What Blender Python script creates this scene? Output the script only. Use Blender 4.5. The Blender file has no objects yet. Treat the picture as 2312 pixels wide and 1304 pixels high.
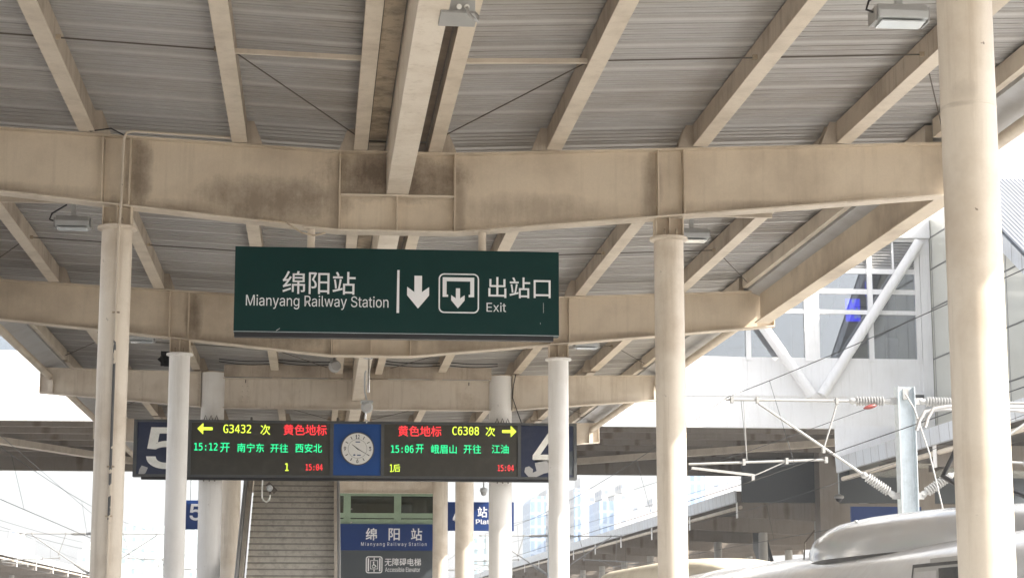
import bpy, bmesh, math, random
from mathutils import Vector, Matrix
random.seed(7)
S = bpy.context.scene
C = S.collection
R = math.radians

# ------------------------------------------------------------------ camera
CAM = Vector((-0.96, 0.0, 1.6))
yaw, pitch = R(5.6909), R(9.7645)
fw = Vector((math.sin(yaw)*math.cos(pitch), math.cos(yaw)*math.cos(pitch), math.sin(pitch)))
rt = Vector((math.cos(yaw), -math.sin(yaw), 0))
up = rt.cross(fw)
cd = bpy.data.cameras.new('camera'); cam = bpy.data.objects.new('camera', cd); C.objects.link(cam)
m = Matrix((rt, up, -fw)).transposed().to_4x4(); m.translation = CAM
cam.matrix_world = m
cd.sensor_width = 36.0; cd.lens = 4415.26/2312*36; cd.clip_start = 0.1; cd.clip_end = 3000
S.camera = cam

# ------------------------------------------------------------------ light
SUN_AZ = R(22)      # the sun stands to the right (+X), this far round towards the camera side
SUN_EL = R(40)
sd = Vector((math.cos(SUN_EL)*math.cos(SUN_AZ), -math.cos(SUN_EL)*math.sin(SUN_AZ), math.sin(SUN_EL)))
W = bpy.data.worlds.new('World'); S.world = W; W.use_nodes = True
wn, wl = W.node_tree.nodes, W.node_tree.links
sky = wn.new('ShaderNodeTexSky'); sky.sky_type = 'NISHITA'; sky.sun_disc = False
sky.sun_elevation = SUN_EL; sky.sun_rotation = math.atan2(sd.x, sd.y)
sky.air_density = 1.0; sky.dust_density = 6.0; sky.ozone_density = 1.0; sky.altitude = 400
hs = wn.new('ShaderNodeHueSaturation'); hs.inputs['Saturation'].default_value = .35; wl.new(sky.outputs[0], hs.inputs['Color'])
wl.new(hs.outputs[0], wn['Background'].inputs[0]); wn['Background'].inputs[1].default_value = 0.15
sl = bpy.data.lights.new('sun', 'SUN'); sl.energy = 4.6; sl.angle = R(0.6); sl.color = (1.0, .93, .82)
so = bpy.data.objects.new('sun', sl); C.objects.link(so)
so.rotation_euler = sd.to_track_quat('Z', 'Y').to_euler(); so.location = (30, -10, 40)
S.view_settings.view_transform = 'Standard'; S.view_settings.look = 'None'
S.view_settings.exposure = 1.5; S.view_settings.gamma = 1.0
S.cycles.max_bounces = 8; S.cycles.diffuse_bounces = 5

# ------------------------------------------------------------------ helpers
class MB:
    def __init__(s): s.v = []; s.f = []
    def add(s, vs, fs):
        n = len(s.v); s.v += [tuple(p) for p in vs]; s.f += [tuple(i+n for i in f) for f in fs]; return s
    def box(s, x0, x1, y0, y1, z0, z1):
        vs = [(x, y, z) for x in (x0, x1) for y in (y0, y1) for z in (z0, z1)]
        return s.add(vs, [(0,1,3,2), (4,6,7,5), (0,4,5,1), (2,3,7,6), (0,2,6,4), (1,5,7,3)])
    def bar(s, p, q, w, h, upv=(0, 0, 1)):
        p, q = Vector(p), Vector(q); d = (q-p).normalized(); a = d.cross(Vector(upv)).normalized(); b = a.cross(d)
        vs = [e + a*(i*w/2) + b*(j*h/2) for e in (p, q) for i in (-1, 1) for j in (-1, 1)]
        return s.add(vs, [(0,1,3,2), (4,6,7,5), (0,4,5,1), (2,3,7,6), (0,2,6,4), (1,5,7,3)])
    def prism(s, poly, axis, a, b):
        n = len(poly)
        def P(u, w, t): return {'x': (t, u, w), 'y': (u, t, w), 'z': (u, w, t)}[axis]
        vs = [P(u, w, a) for u, w in poly] + [P(u, w, b) for u, w in poly]
        return s.add(vs, [tuple(range(n)), tuple(range(2*n-1, n-1, -1))] + [(i, (i+1) % n, n+(i+1) % n, n+i) for i in range(n)])
    def tube(s, p, q, r, r2=None, n=14, caps=True):
        return s.path([p, q], r, n, r2, caps)
    def path(s, pts, r, n=10, r2=None, caps=True):
        pts = [Vector(p) for p in pts]; rings = []
        rr = [r + ((r2 if r2 is not None else r) - r)*i/(len(pts)-1) for i in range(len(pts))]
        ref = Vector((0, 0, 1))
        d0 = (pts[1]-pts[0]).normalized()
        if abs(d0.z) > .9: ref = Vector((1, 0, 0))
        base = len(s.v); vs = []
        a = d0.cross(ref).normalized()
        for i, p in enumerate(pts):
            d = ((pts[min(i+1, len(pts)-1)]-p).normalized() + (p-pts[max(i-1, 0)]).normalized()).normalized()
            a = (a - d*a.dot(d)).normalized(); b = d.cross(a)
            vs += [p + (a*math.cos(2*math.pi*k/n) + b*math.sin(2*math.pi*k/n))*rr[i] for k in range(n)]
        fs = [(i*n+k, i*n+(k+1) % n, (i+1)*n+(k+1) % n, (i+1)*n+k) for i in range(len(pts)-1) for k in range(n)]
        if caps: fs += [tuple(range(n-1, -1, -1)), tuple((len(pts)-1)*n+k for k in range(n))]
        return s.add(vs, fs)
    def lathe(s, prof, o, d=(0, 0, 1), n=24):
        o, d = Vector(o), Vector(d).normalized(); ref = Vector((1, 0, 0)) if abs(d.z) > .9 else Vector((0, 0, 1))
        a = d.cross(ref).normalized(); b = d.cross(a); vs = []
        for r, t in prof: vs += [o + d*t + (a*math.cos(2*math.pi*k/n)+b*math.sin(2*math.pi*k/n))*max(r, 1e-4) for k in range(n)]
        L = len(prof)
        fs = [(i*n+k, (i+1)*n+k, (i+1)*n+(k+1) % n, i*n+(k+1) % n) for i in range(L-1) for k in range(n)]
        fs += [tuple(range(n)), tuple((L-1)*n+k for k in range(n-1, -1, -1))]
        return s.add(vs, fs)
    def loft(s, secs, caps=True, closed=False):
        n = len(secs[0]); vs = [p for sec in secs for p in sec]
        m_ = n if closed else n-1
        fs = [(i*n+k, i*n+(k+1) % n, (i+1)*n+(k+1) % n, (i+1)*n+k) for i in range(len(secs)-1) for k in range(m_)]
        if caps: fs += [tuple(range(n-1, -1, -1)), tuple((len(secs)-1)*n+k for k in range(n))]
        return s.add(vs, fs)
    def build(s, name, mat, parent=None, smooth=None, label=None, bevel=0):
        off = Vector((0, 0, 0)); p = parent
        while p: off += p.location; p = p.parent
        me = bpy.data.meshes.new(name); me.from_pydata([tuple(Vector(v)-off) for v in s.v], [], s.f)
        bm = bmesh.new(); bm.from_mesh(me); bmesh.ops.recalc_face_normals(bm, faces=bm.faces[:])
        if bevel: bmesh.ops.bevel(bm, geom=bm.edges[:], offset=bevel, segments=2, affect='EDGES', profile=.6)
        bm.to_mesh(me); bm.free(); me.materials.append(mat)
        if smooth is not None:
            me.shade_smooth() if smooth >= 180 else me.shade_smooth()
            if smooth < 180:
                try: me.set_sharp_from_angle(angle=R(smooth))
                except Exception: pass
        o = bpy.data.objects.new(name, me); C.objects.link(o)
        if parent: o.parent = parent
        if label: o['label'] = label
        return o
def tag(o, label, cat, group=None, kind=None):
    if label: o['label'] = label
    if cat: o['category'] = cat
    if group: o['group'] = group
    if kind: o['kind'] = kind
    elif cat: o['kind'] = 'thing'
    return o
def thing(name, loc, label, cat, group=None):
    o = bpy.data.objects.new(name, None); o.empty_display_size = .3; o.location = loc; C.objects.link(o)
    return tag(o, label, cat, group)
def copy_tree(o, parent=None):
    c = o.copy(); C.objects.link(c)
    if parent: c.parent = parent
    for ch in [x for x in C.objects if x.parent == o]: copy_tree(ch, c)
    return c

# ------------------------------------------------------------------ materials
M = {}
def mat(name, col, rough=.55, metal=0., dirt=None, amount=.35, scale=1.2, streak=0., fine=.06, bump=0., spec=.4, coat=0., stains=None, bands=None, joints=None, chips=0, nosing_shade=0):
    """painted / plain surface: base colour, patchy dirt and downward streaks, all from world position"""
    k = bpy.data.materials.new(name); k.use_nodes = True; N, L = k.node_tree.nodes, k.node_tree.links
    b = N['Principled BSDF']; b.inputs['Roughness'].default_value = rough; b.inputs['Metallic'].default_value = metal
    b.inputs['Specular IOR Level'].default_value = spec
    if coat: b.inputs['Coat Weight'].default_value = coat; b.inputs['Coat Roughness'].default_value = .08
    g = N.new('ShaderNodeNewGeometry'); pos = g.outputs['Position']
    def noise(sc, det=6, ro=.6, vec=pos):
        n = N.new('ShaderNodeTexNoise'); n.inputs['Scale'].default_value = sc; n.inputs['Detail'].default_value = det
        n.inputs['Roughness'].default_value = ro; L.new(vec, n.inputs['Vector']); return n.outputs['Fac']
    def ramp(x, a, c):
        r = N.new('ShaderNodeMapRange'); r.inputs[1].default_value = a; r.inputs[2].default_value = c; L.new(x, r.inputs[0]); return r.outputs[0]
    def mix(f, a, c, mode='MIX'):
        x = N.new('ShaderNodeMix'); x.data_type = 'RGBA'; x.blend_type = mode
        for s_, v_ in ((0, f), (6, a), (7, c)):
            if isinstance(v_, (int, float)): x.inputs[s_].default_value = v_
            elif isinstance(v_, tuple): x.inputs[s_].default_value = v_ + (1,) if len(v_) == 3 else v_
            else: L.new(v_, x.inputs[s_])
        return x.outputs[2]
    def mul(a, v):
        x = N.new('ShaderNodeMath'); x.operation = 'MULTIPLY'; L.new(a, x.inputs[0])
        if isinstance(v, (int, float)): x.inputs[1].default_value = v
        else: L.new(v, x.inputs[1])
        return x.outputs[0]
    out = tuple(col) + (1,)
    if dirt:
        f = mul(ramp(noise(scale), .46, .74), amount)
        out = mix(f, out, tuple(dirt))
        if streak:
            mp = N.new('ShaderNodeMapping'); mp.inputs['Scale'].default_value = (9, 9, .55); L.new(pos, mp.inputs[0])
            f2 = mul(ramp(noise(1.0, 5, .7, mp.outputs[0]), .52, .8), streak)
            out = mix(f2, out, tuple(c*.8 for c in dirt))
    if nosing_shade:  # dark line at each riser top: shadow under the nosing, put into the colour
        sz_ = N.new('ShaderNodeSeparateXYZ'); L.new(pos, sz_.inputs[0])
        xz = N.new('ShaderNodeMath'); xz.operation = 'MULTIPLY'; L.new(sz_.outputs[2], xz.inputs[0]); xz.inputs[1].default_value = 1/nosing_shade
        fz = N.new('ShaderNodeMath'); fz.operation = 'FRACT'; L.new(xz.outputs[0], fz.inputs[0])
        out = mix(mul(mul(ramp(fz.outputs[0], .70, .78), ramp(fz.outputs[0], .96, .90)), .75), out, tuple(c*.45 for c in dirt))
    if chips:
        vo = N.new('ShaderNodeTexVoronoi'); vo.inputs['Scale'].default_value = 3.1
        va = N.new('ShaderNodeVectorMath'); va.operation = 'MULTIPLY_ADD'; nn = N.new('ShaderNodeTexNoise'); nn.inputs['Scale'].default_value = 22; L.new(pos, nn.inputs['Vector']); L.new(nn.outputs['Color'], va.inputs[0]); va.inputs[1].default_value = (.10, .10, .10); L.new(pos, va.inputs[2]); L.new(va.outputs[0], vo.inputs['Vector'])
        out = mix(mul(ramp(vo.outputs['Distance'], .05, .03), chips), out, (.12, .085, .06))
    if joints:
        sj = N.new('ShaderNodeSeparateXYZ'); L.new(pos, sj.inputs[0])
        xj = N.new('ShaderNodeMath'); xj.operation = 'MULTIPLY'; L.new(sj.outputs[1], xj.inputs[0]); xj.inputs[1].default_value = 1/joints
        fj = N.new('ShaderNodeMath'); fj.operation = 'FRACT'; L.new(xj.outputs[0], fj.inputs[0])
        gj = N.new('ShaderNodeMath'); gj.operation = 'LESS_THAN'; L.new(fj.outputs[0], gj.inputs[0]); gj.inputs[1].default_value = .05
        out = mix(gj.outputs[0], out, (.17, .17, .18))
    if bands:  # seam and rib tones: light on the sloped faces and dirt, both painted in
        sy = N.new('ShaderNodeSeparateXYZ'); L.new(pos, sy.inputs[0])
        def frac(per):
            x = N.new('ShaderNodeMath'); x.operation = 'MULTIPLY_ADD'; L.new(sy.outputs[1], x.inputs[0]); x.inputs[1].default_value = 1/per; x.inputs[2].default_value = 11.0/per
            y = N.new('ShaderNodeMath'); y.operation = 'FRACT'; L.new(x.outputs[0], y.inputs[0]); return y.outputs[0]
        f0 = frac(bands[0]); f1 = frac(bands[1])
        def band(f, a, b_, w):
            return mul(ramp(f, a, a+w), ramp(f, b_, b_-w))
        out = mix(mul(band(f1, .0, .45, .12), .24), out, tuple(c*.7 for c in dirt))
        out = mix(mul(band(f0, .005, .16, .03), .40), out, tuple(min(c*1.45, .7) for c in col))
        out = mix(mul(band(f0, .165, .20, .008), .55), out, tuple(c*.5 for c in dirt))
    if stains:
        sx = N.new('ShaderNodeSeparateXYZ'); L.new(pos, sx.inputs[0]); nz0 = noise(2.6, 9, .72); tot = None
        def op(o_, a, c):
            x = N.new('ShaderNodeMath'); x.operation = o_
            for i_, v_ in enumerate((a, c)):
                if isinstance(v_, (int, float)): x.inputs[i_].default_value = v_
                else: L.new(v_, x.inputs[i_])
            return x.outputs[0]
        mp_ = N.new('ShaderNodeMapping'); mp_.inputs['Scale'].default_value = (13, 13, 1.6); L.new(pos, mp_.inputs[0])
        nz = op('ADD', op('MULTIPLY', nz0, .62), op('ADD', op('MULTIPLY', noise(30, 4, .7), .18), op('MULTIPLY', noise(1.0, 5, .6, mp_.outputs[0]), .22)))
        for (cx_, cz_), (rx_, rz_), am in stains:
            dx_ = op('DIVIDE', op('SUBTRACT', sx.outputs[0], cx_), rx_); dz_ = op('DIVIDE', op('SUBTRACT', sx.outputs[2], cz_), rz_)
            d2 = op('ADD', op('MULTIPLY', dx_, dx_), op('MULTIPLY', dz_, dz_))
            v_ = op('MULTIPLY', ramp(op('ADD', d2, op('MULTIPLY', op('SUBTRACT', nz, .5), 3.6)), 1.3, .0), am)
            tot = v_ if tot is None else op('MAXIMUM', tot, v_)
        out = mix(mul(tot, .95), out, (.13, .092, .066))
    if fine:
        f3 = ramp(noise(46, 4, .7), .35, .7)
        out = mix(mul(f3, fine), out, tuple(c*.45 for c in col))
    if isinstance(out, tuple): b.inputs['Base Color'].default_value = out
    else: L.new(out, b.inputs['Base Color'])
    rr = N.new('ShaderNodeMapRange'); rr.inputs[3].default_value = max(rough-.1, .02); rr.inputs[4].default_value = min(rough+.12, 1); L.new(noise(5), rr.inputs[0]); L.new(rr.outputs[0], b.inputs['Roughness'])
    if bump:
        bp = N.new('ShaderNodeBump'); bp.inputs['Strength'].default_value = bump; bp.inputs['Distance'].default_value = .01
        L.new(noise(14, 4), bp.inputs['Height']); L.new(bp.outputs[0], b.inputs['Normal'])
    k['_h'] = 1; M[name] = k; return k
def emit(name, col, st):
    k = bpy.data.materials.new(name); k.use_nodes = True; N, L = k.node_tree.nodes, k.node_tree.links
    b = N['Principled BSDF']; b.inputs['Base Color'].default_value = (.02, .02, .02, 1)
    b.inputs['Emission Color'].default_value = tuple(col)+(1,); b.inputs['Emission Strength'].default_value = st
    M[name] = k; return k
SOOT = (.10, .075, .055)
mat('cream', (.62, .53, .415), .5, dirt=(.26, .195, .14), amount=.7, scale=.9, streak=.3, fine=.1, bump=.05)
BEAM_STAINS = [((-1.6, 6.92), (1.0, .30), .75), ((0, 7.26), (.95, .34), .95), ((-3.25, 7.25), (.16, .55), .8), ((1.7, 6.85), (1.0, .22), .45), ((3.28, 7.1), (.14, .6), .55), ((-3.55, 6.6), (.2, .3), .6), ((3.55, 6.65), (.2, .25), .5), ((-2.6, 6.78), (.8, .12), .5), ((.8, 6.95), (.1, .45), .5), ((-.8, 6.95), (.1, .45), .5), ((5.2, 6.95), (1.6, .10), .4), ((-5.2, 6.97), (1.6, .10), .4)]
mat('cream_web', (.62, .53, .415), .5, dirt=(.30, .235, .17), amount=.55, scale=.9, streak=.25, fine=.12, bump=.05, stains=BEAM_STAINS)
mat('cream_dirty', (.52, .43, .32), .6, dirt=(.05, .038, .03), amount=1.0, scale=2.2, streak=.7, fine=.15)
mat('purlin', (.62, .545, .45), .55, dirt=(.30, .24, .18), amount=.5, scale=1.6, streak=.3, fine=.08)
mat('purlin_web', (.47, .40, .325), .7, dirt=(.19, .15, .115), amount=.75, scale=1.3, streak=.6, fine=.15)  # darker than the flange plates: shade on the sides and dirt, both in the colour
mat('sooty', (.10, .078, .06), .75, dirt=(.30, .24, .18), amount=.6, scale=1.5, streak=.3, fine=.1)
mat('col_cream', (.68, .61, .52), .42, dirt=(.40, .31, .22), amount=.6, scale=1.3, streak=.5, fine=.07, chips=.5, bump=.06)
mat('col_near', (.64, .575, .49), .42, dirt=(.40, .31, .22), amount=.55, scale=1.6, streak=.45, fine=.07, chips=.8, bump=.06, stains=[((3.42, 5.22), (.08, .08), .22), ((3.38, 5.13), (.10, .02), .3)])
mat('col_grey', (.80, .785, .765), .45, dirt=(.60, .56, .50), amount=.4, scale=1.3, streak=.35, fine=.06, chips=.5, bump=.05)
mat('deck', (.415, .405, .395), .6, .0, dirt=(.24, .205, .165), amount=.7, scale=.33, streak=0, fine=.12, bands=(.93, .186))
mat('soffit_grey', (.44, .44, .445), .55, dirt=(.3, .28, .25), amount=.5, scale=1.5)
mat('rod', (.10, .085, .07), .7, fine=0)
mat('galv', (.50, .55, .58), .45, .35, dirt=(.33, .36, .37), amount=.6, scale=6, streak=.4)
mat('alu', (.30, .30, .295), .45, .0, dirt=(.4, .38, .35), amount=.4, scale=5)
mat('porcelain', (.34, .34, .335), .3, dirt=(.4, .39, .37), amount=.4, scale=7)
mat('chrome', (.62, .62, .62), .15, 1., fine=0)
mat('black', (.025, .025, .028), .5, fine=0)
mat('wire', (.045, .05, .055), .6, fine=0)
mat('sign_green', (.004, .030, .0275), .4, dirt=(.007, .034, .032), amount=.5, scale=2, fine=0, spec=.18)
mat('sign_blue', (.012, .04, .16), .35, fine=0)
mat('clock_blue', (.008, .06, .24), .35, fine=0)
mat('sign_navy', (.022, .03, .065), .3, dirt=(.06, .07, .1), amount=.4, scale=4, fine=0)
mat('sign_grey', (.065, .075, .085), .4, fine=0)
mat('board_frame', (.075, .08, .085), .45, dirt=(.12, .115, .1), amount=.5, scale=4, fine=.0)
mat('screen', (.052, .049, .042), .4, dirt=(.085, .08, .066), amount=.5, scale=3, fine=0)
mat('letter', (.74, .74, .76), .5, fine=0)
mat('letter_warm', (.80, .80, .76), .5, dirt=(.5, .5, .47), amount=.5, scale=4, fine=0)
mat('peel', (.40, .40, .40), .7, fine=0)
mat('dial', (.70, .70, .68), .4, fine=0)
mat('stair', (.78, .74, .67), .85, dirt=(.42, .39, .34), amount=.8, scale=7, fine=.28, bump=.1, nosing_shade=.166)
mat('green_frame', (.30, .40, .29), .45, dirt=(.18, .23, .17), amount=.5, scale=2)
mat('white_lamp', (.46, .475, .485), .35, dirt=(.4, .4, .38), amount=.5, scale=8)
mat('lamp_glass', (.52, .56, .58), .12, fine=0, spec=.6)
mat('train_white', (.63, .655, .69), .22, dirt=(.46, .45, .43), amount=.35, scale=1.3, streak=.25, fine=.03, coat=.6)
mat('train_hump', (.50, .515, .54), .22, dirt=(.46, .42, .36), amount=.22, scale=1.2, streak=.0, fine=.03, coat=.6)
mat('train_cream', (.66, .60, .48), .5, dirt=(.4, .33, .24), amount=.4, scale=1)
mat('dark_glass', (.02, .024, .028), .06, fine=0, spec=.7)
mat('wall_white', (.86, .86, .86), .5, dirt=(.60, .58, .54), amount=.25, scale=.8, streak=.35, fine=.02)
mat('wall_stained', (.82, .80, .77), .6, dirt=(.36, .32, .22), amount=.2, scale=.7, streak=.9, fine=.03)
mat('panel_cream', (.56, .56, .50), .2, dirt=(.46, .45, .39), amount=.4, scale=.35, streak=.0, fine=0, coat=.5)
mat('joint', (.12, .12, .115), .7, fine=0)
mat('soffit_brown', (.20, .175, .155), .7, dirt=(.14, .105, .085), amount=.6, scale=.5, streak=.4)
mat('girder', (.25, .222, .195), .6, dirt=(.18, .14, .11), amount=.6, scale=.6, streak=.6, stains=[((x_, z_), (rx_, rz_), .95) for x_, z_, rx_, rz_ in ((11.2, 9.3, .22, .7), (12.9, 9.3, .12, .5), (17.4, 9.4, .12, .5), (18.5, 9.35, .2, .6), (18.9, 9.3, .1, .6), (21.1, 9.4, .12, .5), (22.6, 9.3, .2, .6), (19.7, 6.9, .13, .5), (20.7, 6.9, .16, .5), (-12, 9.3, .2, .6), (-16, 9.4, .15, .5))])
mat('dark_room', (.10, .105, .11), .8, fine=0)
mat('fascia_metal', (.50, .53, .57), .35, .1, dirt=(.36, .34, .32), amount=.4, scale=.7, streak=.6, joints=.95)
mat('roof_metal', (.42, .43, .46), .4, .2, dirt=(.3, .3, .3), amount=.4, scale=.5)
mat('brown_roof', (.11, .095, .082), .75, dirt=(.12, .1, .08), amount=.6, scale=.5)
mat('concrete', (.42, .41, .385), .85, dirt=(.28, .26, .24), amount=.6, scale=.6)
mat('ballast', (.30, .285, .265), .95, dirt=(.2, .185, .17), amount=.6, scale=.4, bump=.3)
mat('red_part', (.20, .04, .035), .4, fine=0)
mat('brick_red', (.30, .12, .10), .6, fine=0)
emit('led_yellow', (.75, 1.0, .06), .6)
emit('led_green', (.01, .85, .30), .62)
emit('led_red', (1.0, .035, .045), .62)
emit('led_blue', (.0, .01, 1.0), 1.1)
emit('led_white', (.35, .55, 1.0), .5)

def glass(name, tint, fac, rough=.02):
    k = bpy.data.materials.new(name); k.use_nodes = True; N, L = k.node_tree.nodes, k.node_tree.links
    N.remove(N['Principled BSDF']); o = N['Material Output']
    t = N.new('ShaderNodeBsdfTransparent'); t.inputs[0].default_value = tuple(tint)+(1,)
    gl = N.new('ShaderNodeBsdfGlossy'); gl.inputs['Roughness'].default_value = rough; gl.inputs[0].default_value = (.9, .92, .95, 1)
    x = N.new('ShaderNodeMixShader'); x.inputs[0].default_value = fac
    L.new(t.outputs[0], x.inputs[1]); L.new(gl.outputs[0], x.inputs[2]); L.new(x.outputs[0], o.inputs[0]); M[name] = k; return k
glass('window_glass', (.58, .61, .63), .25)
glass('green_glass', (.42, .52, .45), .12)

def facade(name, wall, win, sx, sz, rough=.6, mortar=.22):
    """tower front: a regular grid of windows in a pale wall"""
    k = bpy.data.materials.new(name); k.use_nodes = True; N, L = k.node_tree.nodes, k.node_tree.links; b = N['Principled BSDF']
    g = N.new('ShaderNodeNewGeometry'); sep = N.new('ShaderNodeSeparateXYZ'); L.new(g.outputs['Position'], sep.inputs[0])
    ad = N.new('ShaderNodeMath'); L.new(sep.outputs[0], ad.inputs[0]); L.new(sep.outputs[1], ad.inputs[1])
    cb = N.new('ShaderNodeCombineXYZ'); L.new(ad.outputs[0], cb.inputs[0]); L.new(sep.outputs[2], cb.inputs[1])
    br = N.new('ShaderNodeTexBrick'); br.offset = 0; br.inputs['Scale'].default_value = 1
    br.inputs['Brick Width'].default_value = sx; br.inputs['Row Height'].default_value = sz; br.inputs['Mortar Size'].default_value = mortar*sz
    br.inputs['Mortar Smooth'].default_value = .05
    br.inputs['Color1'].default_value = tuple(win)+(1,); br.inputs['Color2'].default_value = tuple(c*.7 for c in win)+(1,); br.inputs['Mortar'].default_value = tuple(wall)+(1,)
    L.new(cb.outputs[0], br.inputs[0]); L.new(br.outputs[0], b.inputs['Base Color']); b.inputs['Roughness'].default_value = rough
    M[name] = k; return k
facade('tower_pale', (.52, .51, .50), (.26, .31, .38), 3.4, 3.2, mortar=.34)
facade('tower_blue', (.34, .43, .56), (.20, .31, .48), 1.6, 3.2, .3, .10)
facade('tower_cyan', (.46, .54, .56), (.28, .40, .45), 2.6, 3.0, .4, .28)

# lettering -----------------------------------------------------------
FONT = None
try: FONT = bpy.data.fonts.load(bpy.utils.system_resource('DATAFILES', path='fonts') + '/Inter.woff2')   # ships with Blender
except Exception: pass
MONO = None
try: MONO = bpy.data.fonts.load(bpy.utils.system_resource('DATAFILES', path='fonts') + '/DejaVuSansMono.woff2')
except Exception: pass
def text_mesh(s, bold=.0, led=False):
    cu = bpy.data.curves.new('t', 'FONT'); cu.body = s
    cjk = any(ord(c) > 0x2e80 for c in s)
    if FONT and not cjk: cu.font = MONO if led and MONO else FONT
    bold = min(bold, .016 if cjk else .012) * (.35 if led else 1)
    cu.size = 1; cu.resolution_u = 3; cu.offset = bold
    o = bpy.data.objects.new('t', cu); C.objects.link(o); bpy.context.view_layer.update()
    me = bpy.data.meshes.new_from_object(o.evaluated_get(bpy.context.evaluated_depsgraph_get()))
    vs = [v.co.copy() for v in me.vertices]; fs = [tuple(p.vertices) for p in me.polygons]
    bpy.data.objects.remove(o); bpy.data.curves.remove(cu); bpy.data.meshes.remove(me); return vs, fs
def lettering(mb, s, x0, x1, z0, z1, y, bold=.0, led=False):
    """write s upright on the plane Y=y facing -Y so that its ink fills the box x0..x1, z0..z1"""
    vs, fs = text_mesh(s, bold, led)
    ax, bx = min(v.x for v in vs), max(v.x for v in vs); ay, by = min(v.y for v in vs), max(v.y for v in vs)
    mb.add([(x0+(v.x-ax)/(bx-ax)*(x1-x0), y, z0+(v.y-ay)/(by-ay)*(z1-z0)) for v in vs], fs); return mb
def flat(mb, pts, y):
    mb.add([(x, y, z) for x, z in pts], [tuple(range(len(pts)))]); return mb
def ring(mb, cx, cz, r0, r1, y, n=48):
    vs = [(cx+r*math.cos(2*math.pi*k/n), y, cz+r*math.sin(2*math.pi*k/n)) for r in (r0, r1) for k in range(n)]
    mb.add(vs, [(k, (k+1) % n, n+(k+1) % n, n+k) for k in range(n)]); return mb
def disc(mb, cx, cz, r, y, n=40): return flat(mb, [(cx+r*math.cos(2*math.pi*k/n), cz+r*math.sin(2*math.pi*k/n)) for k in range(n)], y)
def rrect(x0, x1, z0, z1, r, n=6):
    o = []
    for cx, cz, a in ((x1-r, z1-r, 0), (x0+r, z1-r, 90), (x0+r, z0+r, 180), (x1-r, z0+r, 270)):
        o += [(cx+r*math.cos(R(a+90*i/n)), cz+r*math.sin(R(a+90*i/n))) for i in range(n+1)]
    return o
def outline(mb, outer, inner, y):
    n = len(outer); mb.add([(x, y, z) for x, z in outer]+[(x, y, z) for x, z in inner], [(k, (k+1) % n, n+(k+1) % n, n+k) for k in range(n)]); return mb

# ================================================================== ground
def struct(name, mb, mt): return tag(mb.build(name, mt), None, None, kind='structure')
struct('ground', MB().box(-900, 900, -200, 1200, -1.6, -1.25), M['ballast'])
struct('platform', MB().box(-6, 6, -60, 170, -1.2, 0), M['concrete'])
struct('platform_opposite', MB().box(19, 32, -60, 300, -1.2, 0), M['concrete'])
struct('platform_beyond', MB().box(-39, -27, -60, 400, -1.2, 0), M['concrete'])

# ================================================================== canopy
YF = [12.793 + 11.6144*k for k in range(7)]
def zd(x): return 7.90 + .047*(max(abs(x), .45)-.75)
def ztop(x): return 7.53 + .047*max(abs(x)-.75, 0)
def zbot(x): return 6.53 + .098*max(abs(x)-.75, 0)

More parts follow.
